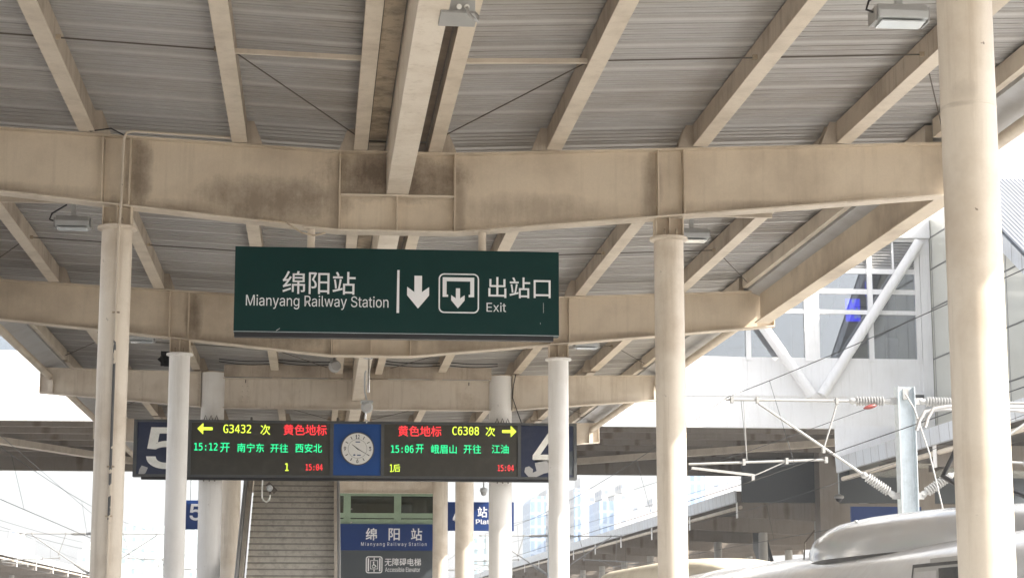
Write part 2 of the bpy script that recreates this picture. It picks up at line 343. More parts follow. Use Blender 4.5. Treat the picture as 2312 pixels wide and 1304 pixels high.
# --- roof
roof = thing('platform_canopy', (0, 37, 7.9), 'grey corrugated metal butterfly roof over the platform with its cream purlins', 'canopy roof')
Y0, Y1 = -11.0, 73.2
def sheet(sg):
    mb = MB(); prof = []
    y = Y0; i = 0
    while y < Y1:
        if i % 5 == 0: prof += [(y, 0), (y+.015, 0), (y+.03, -.032), (y+.145, -.032), (y+.150, 0)]
        else: prof += [(y, 0), (y+.136, 0), (y+.139, -.013), (y+.172, -.013), (y+.176, 0)]
        y += .186; i += 1
    xs = (.45, 7.62)
    vs = [(sg*x, yy, zd(x)+dz) for x in xs for yy, dz in prof]; n = len(prof)
    return mb.add(vs, [(k, k+1, n+k+1, n+k) for k in range(n-1)])
sheet(-1).build('roof_sheet', M['deck'], roof); sheet(1).build('roof_sheet', M['deck'], roof)
PX = (2.0, 3.90, 5.80)
for k in range(-1, 5):
    ya, yb = YF[k]+.16 if k >= 0 else Y0, YF[k+1]-.16
    if k == -1: ya = Y0
    for sg in (-1, 1):
        for x in PX + (.475,):
            zb = ztop(x)+.034 if x > 1 else 7.56
            w = .085 if x > 1 else .075
            xm = sg*x
            mb = MB().prism([(xm-w, zb), (xm+w, zb), (xm+w, zd(abs(xm+w))-.05), (xm-w, zd(abs(xm-w))-.05)], 'y', ya, yb)
            p = mb.build('purlin', M['purlin_web'], roof)
            MB().box(xm-w-.012, xm+w+.012, ya, yb, zb-.012, zb-.001).build('flange_plate', M['purlin'], p)
            MB().box(xm-w-.008, xm+w+.008, yb-.012, yb+.004, zb, zd(x)-.06).build('purlin_end', M['purlin_web'], p)
            # gusset plates on the beam at both ends, on the side of the middle (valley ones: outer side)
            s2 = -sg if x > 1 else sg
            e = xm + s2*w; h = zd(x)-.06
            for yy, ok in ((yb+.03, True), (ya-.05, k >= 0)):
                if ok: MB().prism([(e, zb-.015), (e+s2*.2, zb-.015), (e+s2*.09, h), (e, h)], 'y', yy, yy+.016).build('gusset_plate', M['purlin_web'], p)
    # valley: gutter plates and box beam
    for sg in (-1, 1):
        a, b = sorted((sg*.15, sg*.365))
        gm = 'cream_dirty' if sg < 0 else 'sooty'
        for q in range(4): MB().box(a, b, ya-.1+(yb-ya+.2)*q/4+.006, ya-.1+(yb-ya+.2)*(q+1)/4-.006, 7.70, 7.715).build('gutter_plate', M[gm], roof)
        MB().box(*sorted((sg*.0, sg*.46)), ya-.16, yb+.16, 7.93, 7.95).build('valley_cover', M['black'], roof)
    MB().box(-.14, .14, ya-.14, yb+.14, 6.995, 7.74).build('valley_beam', M['col_cream'], roof)
    # tie rods and angles at the third points, diagonal rods
    if k >= 0:
        for t in (1/3, 2/3):
            yt = YF[k] + (YF[k+1]-YF[k])*t
            for sg in (-1, 1):
                MB().bar((sg*.55, yt, 7.66), (sg*1.92, yt, 7.70), .05, .05).build('tie_angle', M['purlin'], roof)
                MB().tube((sg*2.08, yt, ztop(2)+.12), (sg*5.72, yt, ztop(5.8)+.12), .009, n=6).build('tie_rod', M['rod'], roof)
                for xx in (2.11, 3.79, 4.01, 5.69): MB().box(*sorted((sg*xx-.03, sg*xx+.03)), yt-.02, yt+.02, ztop(xx)+.10, ztop(xx)+.15).build('rod_cleat', M['cream_dirty'], roof)
        y3 = YF[k] + (YF[k+1]-YF[k])*2/3; y1_ = YF[k] + (YF[k+1]-YF[k])/3
        for sg in (-1, 1):
            MB().tube((sg*1.92, y3, 7.69), (sg*.55, YF[k+1]-.35, 7.70), .008, n=6).build('brace_rod', M['rod'], roof)
            MB().tube((sg*5.72, y3, 7.9), (sg*7.05, YF[k+1]-.4, 7.95), .008, n=6).build('brace_rod', M['rod'], roof)
        # lamp rails between the outer purlins
    # edges
    for sg in (-1, 1):
        x = 7.62*sg
        # outer purlin
        MB().prism([(sg*7.0, 7.90), (sg*7.10, 7.90), (sg*7.10, zd(7.1)-.05), (sg*7.0, zd(7)-.05)], 'y', ya, yb).build('purlin', M['purlin'], roof)
        # sloping grey soffit and outer fascia
        MB().prism([(sg*7.12, 7.86), (sg*7.62, 7.68), (sg*7.64, 8.24), (sg*7.60, 8.24), (sg*7.58, 7.74), (sg*7.15, 7.90), (sg*7.14, 8.17), (sg*7.11, 8.17)], 'y', ya-.16, yb+.16).build('edge_fascia', M['soffit_grey'], roof)
        if k == 1:
            mb = MB().box(*sorted((sg*7.33, sg*7.35)), ya, yb, 7.25, 7.90).box(*sorted((sg*7.22, sg*7.50)), ya, yb, 7.225, 7.25)
            mb.build('edge_beam', M['cream'], roof)
        else:
            MB().tube((sg*7.40, ya-.05, 7.52), (sg*7.40, yb+.10, 7.52), .085).build('edge_pipe', M['purlin'], roof, 60)

# closing board between roof and the straight beams beyond the third frame
MB().box(-3.2, 3.2, YF[3]-.9, YF[3]-.88, 7.45, 7.74).build('closing_board', M['purlin_web'], roof)

# --- cross beams
def flange(mb, pts, y, w, t, side):
    # strip following the pts (x,z); side=+1 thickness upwards
    for (xa, za), (xb, zb_) in zip(pts, pts[1:]):
        mb.prism([(xa, za), (xb, zb_), (xb, zb_+side*t), (xa, za+side*t)], 'y', y-w/2, y+w/2)
    return mb
def stiff(mb, x, y, z0, z1, w=.25): return mb.box(x-.009, x+.009, y-w/2+.004, y+w/2-.004, z0, z1)
def welds(t, x, Y, z0, z1):
    for d in (-.013, .013): MB().box(x+d-.005, x+d+.005, Y-.0135, Y-.0102, z0+.02, z1-.02).build('weld_seam', M['cream_dirty'], t)
def tapered_beam(Y, label, shelf=True):
    t = thing('cross_beam', (0, Y, 6.8), label, 'beam', 'tapered cross beams of the canopy')
    L_ = 7.6
    top = [(-L_, ztop(L_)), (-.75, 7.53), (.75, 7.53), (L_, ztop(L_))]; bot = [(-L_, zbot(L_)), (-.75, 6.53), (.75, 6.53), (L_, zbot(L_))]
    MB().prism(top + bot[::-1], 'y', Y-.01, Y+.01).build('web', M['cream_web'], t)
    flange(MB(), top, Y, .27, .02, 1).build('top_flange', M['cream'], t)
    flange(MB(), bot, Y, .27, .022, -1).build('bottom_flange', M['purlin'], t)
    for x in (-.73, .73): stiff(MB(), x, Y, 6.532, 7.528).build('stiffener', M['cream'], t); welds(t, x, Y, 6.532, 7.528)
    for x in (-3.70, -3.36, 3.36, 3.70): welds(t, x, Y, zbot(x), ztop(x))
    for sg in (-1, 1):
        for x in (3.36, 3.70): stiff(MB(), sg*x, Y, zbot(x)+.003, ztop(x)-.003).build('stiffener', M['cream'], t)
        MB().box(*sorted((sg*L_, sg*(L_+.016))), Y-.13, Y+.13, zbot(L_)-.03, ztop(L_)+.03).build('end_plate', M['cream'], t)
    if shelf:
        MB().box(-.72, .72, Y-.13, Y-.011, 6.97, 6.988).build('shelf_plate', M['purlin'], t)
        stiff(MB(), 0, Y, 6.534, 6.968).build('stiffener', M['cream'], t)
        # sooty panel infill behind the shelf
    else:
        stiff(MB(), 0, Y, 6.532, 7.528).build('stiffener', M['cream'], t)
    return t
tapered_beam(YF[1], 'big cream tapered cross beam nearest the camera, with the green exit sign under it')
tapered_beam(YF[2], 'second cream tapered cross beam, running behind the green exit sign', True)
def split_beam(Y, label, dz=0, wings=True):
    t = thing('cross_beam', (0, Y, 6.8), label, 'beam', 'straight cross beams between thick columns')
    MB().box(-3.25, 3.25, Y-.012, Y+.012, 6.81+dz, 7.50+dz).build('web', M['col_cream'], t)
    MB().box(-3.25, 3.25, Y-.13, Y+.13, 6.788+dz, 6.81+dz).build('bottom_flange', M['col_cream'], t)
    MB().box(-3.25, 3.25, Y-.13, Y+.13, 7.50+dz, 7.52+dz).build('top_flange', M['col_cream'], t)
    for sg in (-1, 1):
        x = sg*2.72
        b = MB().box(x-.13, x+.13, Y-.03, Y-.013, 6.9+dz, 7.41+dz)
        for i in range(4):
            for xx in (-.065, .065): b.lathe([(.0, -.022), (.02, -.018), (.024, 0)], (x+xx, Y-.03, 6.97+dz+i*.125), (0, 1, 0), 10)
        b.build('splice_plate', M['col_cream'], t)
        MB().box(x-.008, x+.008, Y-.034, Y-.0131, 7.41+dz, 7.49+dz).build('splice_gap', M['black'], t)
        if wings:
            xa, xb = 3.77, 7.6
            MB().prism([(sg*xa, 6.83), (sg*xb, 7.13), (sg*xb, 7.70), (sg*xa, 7.64)], 'y', Y-.012, Y+.012).build('wing_web', M['col_cream'], t)
            flange(MB(), [(sg*xa, 6.83), (sg*xb, 7.13)], Y, .26, .022, -1).build('bottom_flange', M['col_cream'], t)
            flange(MB(), [(sg*xa, 7.64), (sg*xb, 7.70)], Y, .26, .02, 1).build('top_flange', M['col_cream'], t)
            b = MB().box(*sorted((sg*3.79, sg*3.81)), Y-.14, Y+.14, 6.80, 7.68)
            for i in range(5): b.lathe([(.0, -.022), (.02, -.018), (.024, 0)], (sg*3.845, Y-.012, 6.93+i*.15), (0, 1, 0), 10)
            b.build('end_plate', M['col_cream'], t)
            MB().box(*sorted((sg*xb, sg*(xb+.016))), Y-.13, Y+.13, 7.10, 7.73).build('end_plate', M['col_cream'], t)
            MB().box(*sorted((sg*7.30, sg*7.42)), Y-.125, Y-.012, 7.115, 7.42).build('stiffener', M['col_cream'], t)
    return t
split_beam(YF[3], 'cream cross beam with bolted splice plates, just above the lit departure board')
split_beam(YF[4], 'farther cream cross beam whose tips show beyond both ends of the departure board')
split_beam(YF[5], 'low straight cream beam above the green glazed elevator front', dz=-.48, wings=False)

# --- columns
def column(x, Y, label, r=.19, top=6.50, mt='col_cream', head='stub', group=None):
    t = thing('canopy_column', (x, Y, 0), label, 'column', group or 'round columns carrying the canopy')
    MB().lathe([(r, 0), (r, top)], (x, Y, 0), n=40).build('shaft', M[mt], t, 60)
    MB().lathe([(r+.06, 0), (r+.06, .02), (r+.01, .021)], (x, Y, 0), n=40).build('base_plate', M[mt], t, 40)
    if head == 'stub':
        MB().lathe([(r+.01, top-.03), (r+.055, top-.012), (r+.055, top+.014), (r+.05, top+.022)], (x, Y, 0), n=40).build('cap_plate', M[mt], t, 40)
        z1 = zbot(x)-.024
        mb = MB().box(x-.18, x+.18, Y-.008, Y+.008, top+.022, z1)
        mb.box(x-.18, x-.165, Y-.12, Y-.0085, top+.022, z1).box(x-.18, x-.165, Y+.0085, Y+.12, top+.022, z1)
        mb.box(x+.165, x+.18, Y-.12, Y-.0085, top+.022, z1).box(x+.165, x+.18, Y+.0085, Y+.12, top+.022, z1)
        mb.box(x-.008, x+.008, Y-.11, Y-.0085, top+.022, z1)
        mb.build('neck_stub', M['cream'], t)
        b = MB()
        for dx in (-.075, .075): b.tube((x+dx, Y-.15, top+.02), (x+dx, Y-.15, top+.11), .012, n=8)
        b.build('anchor_bolt', M['cream_dirty'], t)
    else:
        MB().lathe([(r+.012, top), (r+.012, top+.02)], (x, Y, 0), n=40).build('cap_plate', M['cream_dirty'], t, 40)
    return t
c0 = column(3.5, YF[0], 'nearest cream column, tall and wide, crossing the right side from top to bottom', mt='col_near')
MB().lathe([(.1905, 0), (.1935, .006), (.1905, .012)], (3.5, YF[0], 5.13), n=40).build('weld_seam', M['col_near'], c0, 60)
column(-3.5, YF[1], 'slim cream column with a peeling conduit down its front')
column(3.5, YF[1], 'cream column right of the green sign, lit on its right side low down')
column(-3.5, YF[2], 'pale column covering the right part of the big figure 5', mt='col_grey')
column(3.5, YF[2], 'pale column covering the right part of the big figure 4', mt='col_grey')
column(-3.5, YF[3], 'thick pale column behind the left screen of the departure board', .28, 7.64, 'col_grey', 'flat', 'thick columns behind the departure board')
column(3.5, YF[3], 'thick pale column behind the right screen of the departure board', .28, 7.64, 'col_grey', 'flat', 'thick columns behind the departure board')
column(-3.5, YF[4], 'cream column just left of the stair handrail', .28, 7.0, 'col_cream', 'flat', 'thick columns beyond the departure board')
column(3.5, YF[4], 'cream column between the elevator sign column and the white platform lettering', .28, 7.0, 'col_cream', 'flat', 'thick columns beyond the departure board')
column(3.5, YF[5], 'far cream column touching the right edge of the elevator sign', .27, 7.0, 'col_cream', 'flat', 'thick columns beyond the departure board')

# conduit on the slim column
cx, cy = -3.46, YF[1]-.215
t = thing('conduit_pipe', (cx, cy, 0), 'thin cream conduit strapped to the slim left column, its paint peeled to grey', 'pipe')
def peelmat():
    k = mat('conduit', (.58, .51, .42), .5, fine=0); N, L = k.node_tree.nodes, k.node_tree.links; b = N['Principled BSDF']
    g = N.new('ShaderNodeNewGeometry'); sp = N.new('ShaderNodeSeparateXYZ'); L.new(g.outputs[0], sp.inputs[0])
    n = N.new('ShaderNodeTexNoise'); n.inputs['Scale'].default_value = 9; L.new(g.outputs[0], n.inputs[0])
    a = N.new('ShaderNodeMath'); a.operation = 'SUBTRACT'; L.new(sp.outputs[2], a.inputs[0]); a.inputs[1].default_value = 4.05
    ab = N.new('ShaderNodeMath'); ab.operation = 'ABSOLUTE'; L.new(a.outputs[0], ab.inputs[0])
    mr = N.new('ShaderNodeMapRange'); mr.inputs[1].default_value = .35; mr.inputs[2].default_value = 1.5; mr.inputs[3].default_value = .30; mr.inputs[4].default_value = .70; L.new(ab.outputs[0], mr.inputs[0])
    gt = N.new('ShaderNodeMath'); gt.operation = 'GREATER_THAN'; L.new(n.outputs[0], gt.inputs[0]); L.new(mr.outputs[0], gt.inputs[1])
    x = N.new('ShaderNodeMix'); x.data_type = 'RGBA'; L.new(gt.outputs[0], x.inputs[0]); x.inputs[6].default_value = (.58, .51, .42, 1); x.inputs[7].default_value = (.085, .085, .085, 1)
    L.new(x.outputs[2], b.inputs['Base Color']); return k
peelmat()
MB().path([(cx, cy, 0), (cx, cy, 6.3), (cx+.01, cy-.03, 6.52), (cx+.01, YF[1]-.16, 6.75), (cx+.02, YF[1]-.16, 7.62), (cx+.05, YF[1]-.17, 7.70), (cx+.14, YF[1]-.17, 7.72), (-2.12, YF[1]-.17, 7.665)], .017, 8).build('pipe', M['conduit'], t, 60)
b = MB()
for z in (2.0, 2.9, 3.5, 5.4): b.box(cx-.045, cx+.045, cy-.012, cy+.02, z, z+.02)
b.build('pipe_clip', M['cream_dirty'], t)
MB().path([(-3.98, YF[1]-.6, 7.98), (-4.02, YF[1]-.25, 7.78), (-3.85, YF[1]-.2, 7.70), (-3.6, YF[1]-.2, 7.74), (cx+.02, YF[1]-.19, 7.66)], .010, 6).build('cable', M['black'], t)

# ================================================================== green exit sign
GY = YF[1]-.12
t = thing('exit_sign', (0, GY, 5.2), 'dark green hanging exit sign with white Chinese and English lettering', 'sign')
GX = lambda px: (px-895)*.005605+.015
def GZ(px, py): return 5.73-(py-(663+(px-895)*.0187))*.00555
x0, x1, z0, z1 = -2.02, 2.05, 5.19, 6.27
MB().box(x0, x1, GY-.08, GY+.08, z0, z1).build('panel', M['sign_green'], t, bevel=.006)
MB().box(x0+.01, x1-.07, GY-.06, GY+.06, z0-.055, z0-.002).build('bottom_rail', M['black'], t)
MB().box(x0, x1, GY-.084, GY-.081, z0+.004, z0+.011).build('edge_trim', M['galv'], t)
for x in (-1.08, 1.08):
    p = MB().tube((x, GY, z1), (x, GY, zbot(1.08)-.02), .05).build('hanger', M['purlin'], t, 60)
    MB().box(x-.10, x+.10, GY-.09, GY+.09, zbot(1.08)-.045, zbot(1.08)-.026).build('hanger_plate', M['purlin'], p)
fy = GY-.0815
def GT(mb, s, a, b, c, d, bold=0):   # a,b: pixels left/right, c,d: top/bottom on the sign drawing
    pm = (a+b)/2
    return lettering(mb, s, GX(a), GX(b), GZ(pm, d), GZ(pm, c), fy, bold)
GT(MB(), '绵阳站', 638, 800, 617, 669, .005).build('lettering', M['letter'], t)
GT(MB(), 'Mianyang Railway Station', 558, 874, 672, 704, .0).build('lettering', M['letter'], t)
GT(MB(), '出站口', 1098, 1239, 631, 679, .005).build('lettering', M['letter'], t)
GT(MB(), 'Exit', 1094, 1138, 689, 710, .0).build('lettering', M['letter'], t)
def gp(px, py): return (GX(px), GZ(px, py))
flat(MB(), [gp(893, 614), gp(898, 614), gp(898, 712), gp(892, 712)], fy).build('divider_bar', M['letter'], t)
def arrow(mb, cx, zt, zb_, w, hw, y):
    # a downward arrow with a swallow-tailed head
    h = zt-zb_
    pts = [(cx-w/2, zt), (cx+w/2, zt), (cx+w/2, zb_+h*.50), (cx+hw, zb_+h*.66), (cx+hw, zb_+h*.40), (cx, zb_), (cx-hw, zb_+h*.40), (cx-hw, zb_+h*.66), (cx-w/2, zb_+h*.50)]
    mb.add([(x, y, z) for x, z in pts], [(0, 1, 2, 8), (8, 2, 5), (2, 3, 4, 5), (8, 5, 6, 7)]); return mb
ax_, az = gp(940, 664)
arrow(MB(), ax_, GZ(940, 627), GZ(940, 702), .095, .138, fy).build('arrow', M['letter'], t)
ic = MB(); a, b2, c_, d_ = GX(986), GX(1077), GZ(1031, 713), GZ(1031, 622)
outline(ic, rrect(a, b2, c_, d_, .07), rrect(a+.017, b2-.017, c_+.017, d_-.017, .055), fy)
l, r_, tp, bt = GX(995), GX(1066), GZ(1031, 631), GZ(1031, 676); w_ = .05
flat(ic, [(l, tp), (r_, tp), (r_, tp-w_), (l, tp-w_)], fy); flat(ic, [(l, tp-w_), (l+w_, tp-w_), (l+w_, bt), (l, bt)], fy); flat(ic, [(r_-w_, tp-w_), (r_, tp-w_), (r_, bt), (r_-w_, bt)], fy)
flat(ic, [(l+w_, bt), (l+w_+.02, bt), (l+w_+.02, bt+.03), (l+w_, bt+.03)], fy); flat(ic, [(r_-w_-.02, bt), (r_-w_, bt), (r_-w_, bt+.03), (r_-w_-.02, bt+.03)], fy)
arrow(ic, GX(1029.5), GZ(1031, 656), GZ(1031, 702), .053, .085, fy); ic.build('exit_symbol', M['letter'], t)
sc = MB(); flat(sc, [gp(1222, 690), gp(1223, 690), gp(1223, 713), gp(1222, 713)], fy); flat(sc, [gp(1215, 735), gp(1216, 735), gp(1216, 739), gp(1215, 739)], fy); flat(sc, [gp(625, 751), gp(634, 745), gp(634, 747), gp(627, 752)], fy)
sc.build('scratch', M['peel'], t)
MB().path([(-1.75, GY-.05, 6.62), (-1.4, GY-.1, 6.58), (-1.2, GY-.12, 6.45), (-1.05, GY-.1, 6.42), (-.9, GY-.08, 6.46)], .012, 6).build('cable', M['cream_dirty'], t)

# ================================================================== departure board
BY = 47.0
t = thing('departure_board', (0, BY, 5.07), 'long dark departure board with two lit screens, clock and platform figures', 'board')
bx = lambda px: (px-808)*.010585
def bz(px, py): return 5.78-(py-(1013+(px-808)*.0105))*.01062
MB().box(-5.30, 5.30, BY+.02, BY+.26, 5.08, 6.44).build('casing', M['board_frame'], t)
fr = MB()
for za, zb_ in ((5.08, 5.14), (6.38, 6.44)): fr.box(-5.30, 5.30, BY-.03, BY+.018, za, zb_)
for x in (-5.30, -4.03, -.655, .56, 3.86, 5.22): fr.box(x, x+.08, BY-.028, BY+.018, 5.141, 6.379)
fr.build('frame', M['board_frame'], t)
MB().box(-5.1, 5.1, BY-.01, BY+.2, 5.02, 5.078).build('bottom_rail', M['black'], t)
fy = BY-.004
def brect(xa, xb, name, mt, **k): return MB().box(xa, xb, fy, BY+.017, 5.142, 6.378).build(name, M[mt], t, **k)
p5 = brect(-5.219, -4.031, 'platform_panel', 'sign_navy', label='left end panel with a big white 5')
s1 = brect(-3.949, -.656, 'screen', 'screen'); ck = brect(-.574, .559, 'clock_panel', 'clock_blue'); s2 = brect(.641, 3.859, 'screen', 'screen')
p4 = brect(3.941, 5.219, 'platform_panel', 'sign_navy', label='right end panel with a big white 4 and torn film')
fy -= .003
def BT(par, s, a, b, c, d, mt, bold=.012, name='lettering'):
    pm = (a+b)/2; return lettering(MB(), s, bx(a), bx(b), bz(pm, d), bz(pm, c), fy, bold, mt.startswith('led')).build(name, M[mt], par)
BT(p5, '5', 336, 424, 964, 1057, 'letter_warm', .02); BT(p4, '4', 1207, 1278, 975, 1055, 'letter_warm', .02)
def blob(par, pts, mt='peel', k=.0015): return flat(MB(), [(bx(x), bz(x, y)) for x, y in pts], fy-k).build('torn_film_lit_patch', M[mt], par)
blob(p5, [(320, 1070), (322, 1058), (327, 1049), (341, 1054), (336, 1066), (330, 1070)])
blob(p4, [(1188, 1066), (1190, 1056), (1199, 1053), (1208, 1060), (1207, 1068), (1216, 1064), (1212, 1046), (1240, 1040), (1250, 1066), (1232, 1070), (1215, 1078), (1198, 1078)])
blob(p4, [(1283, 1025), (1299, 1018), (1299, 1074), (1283, 1072)], 'sign_grey')  # pale grey strip: sunlit end of the panel put in as colour
def barrow(par, xt, xe, zc_, s):
    # LED arrow: xt tip, xe tail end
    h = .145
    mb = MB(); xh = xt + s*.14
    flat(mb, [(xt, zc_), (xh, zc_+h*.95), (xh, zc_-h*.95)], fy); flat(mb, [(xh, zc_+.035), (xe, zc_+.035), (xe, zc_-.035), (xh, zc_-.035)], fy)
    mb.build('arrow', M['led_yellow'], par)
barrow(s1, bx(448), bx(482), bz(465, 967), 1); barrow(s2, bx(1170), bx(1137), bz(1155, 974), -1)
BT(s1, 'G3432', 506, 568, 958, 977, 'led_yellow', .03); BT(s1, '次', 589, 611, 958, 981, 'led_yellow', .012)
BT(s1, '黄色地标', 641, 738, 958, 982, 'led_red', .010)
BT(s1, '15:12', 442, 494, 999, 1016, 'led_green', .03); BT(s1, '开', 500, 521, 999, 1020, 'led_green', .010)
BT(s1, '南宁东', 538, 598, 1000, 1020, 'led_green', .008); BT(s1, '开往', 612, 652, 1001, 1021, 'led_green', .008); BT(s1, '西安北', 668, 728, 1001, 1021, 'led_green', .008)
BT(s1, '1', 646, 654, 1045, 1062, 'led_yellow', .04); BT(s1, '15:04', 692, 730, 1047, 1061, 'led_red', .006)
BT(s2, '黄色地标', 900, 998, 961, 985, 'led_red', .010); BT(s2, 'C6308', 1023, 1084, 963, 982, 'led_yellow', .03); BT(s2, '次', 1099, 1121, 963, 985, 'led_yellow', .012)
BT(s2, '15:06', 884, 935, 1005, 1022, 'led_green', .03); BT(s2, '开', 940, 958, 1003, 1023, 'led_green', .010)
BT(s2, '峨眉山', 975, 1033, 1004, 1024, 'led_green', .008); BT(s2, '开往', 1049, 1089, 1004, 1024, 'led_green', .008); BT(s2, '江油', 1113, 1152, 1004, 1024, 'led_green', .008)
BT(s2, '1', 882, 888, 1048, 1065, 'led_yellow', .01); BT(s2, '后', 889, 905, 1048, 1065, 'led_yellow', .008); BT(s2, '15:04', 1127, 1164, 1050, 1064, 'led_red', .006)
# clock
cxx, czz = bx(808), 5.78
cl = MB().lathe([(.40, -.03), (.40, 0)], (cxx, fy, czz), (0, 1, 0), 48).build('clock_rim', M['board_frame'], t, 40)
disc(MB(), cxx, czz, .375, fy-.032).build('clock_dial', M['dial'], cl)
nm = MB(); cyy = fy-.034
for s, dx, dz, h in (('12', 0, .29, .10), ('3', .30, 0, .10), ('6', 0, -.29, .10), ('9', -.30, 0, .10)):
    w = h*(.95 if s == '12' else .55); lettering(nm, s, cxx+dx-w/2, cxx+dx+w/2, czz+dz-h/2, czz+dz+h/2, cyy, .012)
for k in range(12):
    if k % 3:
        a = R(90-30*k); d = Vector((math.cos(a), math.sin(a))); n_ = Vector((-d.y, d.x))*.009
        flat(nm, [tuple(Vector((cxx, czz))+d*.26+n_), tuple(Vector((cxx, czz))+d*.33+n_), tuple(Vector((cxx, czz))+d*.33-n_), tuple(Vector((cxx, czz))+d*.26-n_)], cyy)
ring(nm, cxx, czz, .222, .228, cyy)
nm.build('clock_marks', M['black'], cl)
lg = MB(); lg.add([(cxx-.05, cyy, czz+.15), (cxx+.06, cyy, czz+.15), (cxx+.06, cyy, czz+.175), (cxx-.05, cyy, czz+.175)], [(0, 1, 2, 3)])
flat(lg, [(cxx-.075+.03*math.cos(k), czz-.15+.02*math.sin(k)) for k in [i*.7 for i in range(9)]], cyy); flat(lg, [(cxx-.01, czz-.165), (cxx+.08, czz-.165), (cxx+.08, czz-.14), (cxx-.01, czz-.14)], cyy)
lg.build('clock_emblem', M['sign_blue'], cl)
for ang, ln, w, nme in ((120, .27, .011, 'clock_hand'), (-52, .17, .015, 'clock_hand')):
    a = R(90-ang); d = Vector((math.cos(a), math.sin(a))); n_ = Vector((-d.y, d.x))*w; o_ = Vector((cxx, czz))
    flat(MB(), [tuple(o_-d*.04+n_), tuple(o_+d*ln+n_*.3), tuple(o_+d*ln-n_*.3), tuple(o_-d*.04-n_)], cyy-.004-.002*ln).build(nme, M['black'], cl)
cb = MB()
for x in (-3.5, 3.5):
    for dx in (-.13, 0, .13):
        cb.path([(x+dx-.04, BY+.1, 6.44), (x+dx, BY+.1, 6.56), (x+dx+.04, BY+.1, 6.44)], .012, 6)
        cb.box(x+dx-.012, x+dx+.012, BY+.0, BY+.03, 4.98, 5.06)
cb.build('clamp', M['rod'], t)

# ================================================================== lamps
def flood(x, y, z, label, s=1.0):
    t = thing('floodlight', (x, y, z), label, 'light', 'grey floodlights on rails under the roof')
    MB().prism([(y-.10, z+.10), (y+.13, z+.08), (y+.16, z-.02), (y+.10, z-.07), (y-.16, z-.05), (y-.17, z+.02)], 'x', x-.24, x+.24).build('housing', M['white_lamp'], t, bevel=.012)
    MB().box(x-.21, x+.21, y-.15, y+.09, z-.085, z-.073).build('lens', M['lamp_glass'], t)
    for i in (-1, 1): MB().box(*sorted((x+i*.245, x+i*.265)), y-.12, y+.12, z-.07, z+.07).build('end_cap', M['alu'], t)
    MB().box(x-.03, x+.03, y-.03, y+.03, z+.10, z+.30).build('bracket', M['white_lamp'], t)
    MB().path([(x-.24, y-.05, z+.02), (x-.33, y-.05, z+.05), (x-.30, y-.04, z+.14), (x-.1, y, z+.28)], .012, 6).build('cable', M['black'], t)
    return t
for k, (yy, zz) in enumerate(((17.42, 7.29), (28.0, 7.28), (39.4, 7.28))):
    for sg in (-1, 1):
        if k == 0 and sg < 0: continue
        lab = {(0, 1): 'grey floodlight near the top right corner beside the nearest column', (1, -1): 'grey floodlight left of the conduit column, under its rail', (1, 1): 'grey floodlight beside the head of the column right of the green sign',
               (2, -1): 'small floodlight just right of the conduit column, below the second beam', (2, 1): 'small floodlight right of the pale column, below the second beam'}[(k, sg)]
        flood(sg*(4.5 if k else 4.47), yy, zz, lab)
        MB().box(*sorted((sg*3.98, sg*5.72)), yy-.03, yy+.03, zz+.30, zz+.37).build('lamp_rail', M['purlin'], roof)
DX, DY = -.10, -.40
t = thing('floodlight', (.25, 16.9, 6.95), 'white floodlight with a curled hose bolted to the valley beam at the top', 'light')
MB().box(.22+DX, .48+DX, 17.15+DY, 17.45+DY, 6.99, 7.11).build('housing', M['white_lamp'], t, bevel=.01)
MB().prism([(.17+DX, 6.97), (.50+DX, 6.97), (.48+DX, 6.985), (.42+DX, 6.995), (.17+DX, 6.995)], 'y', 17.1+DY, 17.5+DY).build('base_plate', M['alu'], t)
for i, x in enumerate((.33, .40)): MB().lathe([(.018, 0), (.018, .05), (.024, .051), (.024, .08)], (x+DX, 17.15+DY, 7.05), (0, -1, -.4), 12).build('gland', M['letter_warm'], t, 40)
MB().path([(.40+DX, 17.07+DY, 7.01), (.41+DX, 17.0+DY, 6.93), (.45+DX, 16.95+DY, 6.87), (.49+DX, 16.98+DY, 6.86), (.50+DX, 17.05+DY, 6.92), (.47+DX, 17.2+DY, 7.02)], .015, 8).build('hose', M['peel'], t, 60)

# cctv on the chrome pole under the valley beam
t = thing('pole_camera', (.05, 39.7, 7.0), 'grey camera on a chrome pole hanging in front of the departure board', 'camera')
MB().lathe([(.10, 0), (.10, -.02)], (.05, 39.7, 6.995), n=20).build('mount_plate', M['chrome'], t)
MB().tube((.06, 39.7, 6.98), (.06, 39.7, 6.28), .022).build('pole', M['chrome'], t, 60)
MB().path([(.0, 39.7, 6.72), (-.02, 39.68, 6.66), (-.02, 39.66, 6.3), (.02, 39.6, 6.12)], .018, 8).build('conduit', M['white_lamp'], t, 60)
MB().box(-.10, .15, 39.5, 39.75, 6.06, 6.10).build('bracket', M['white_lamp'], t)
MB().lathe([(.085, -.09), (.12, -.06), (.12, .06), (.09, .10), (.03, .11)], (.03, 39.58, 5.97), (0, 1, .25), 24).build('head', M['white_lamp'], t, 50)
disc(MB(), .03, 5.95, .08, 39.478).build('lens', M['soffit_grey'], t)
MB().path([(.02, 39.6, 5.88), (.0, 39.6, 5.75), (.02, 39.6, 5.66), (.05, 39.6, 5.70)], .02, 8).build('hook', M['chrome'], t, 60)
t = thing('hook_camera', (-2.2, 47.3, 5.05), 'small camera on a white hooked tube in front of the stairs', 'camera')
X0 = (598-808)*.0107
MB().path([(X0, 47.05, 5.02), (X0, 47.05, 4.62), (X0+.03, 47.05, 4.54), (X0+.10, 47.05, 4.50), (X0+.17, 47.05, 4.55), (X0+.19, 47.05, 4.63), (X0+.19, 47.05, 4.68)], .018, 8).build('tube', M['letter_warm'], t, 60)
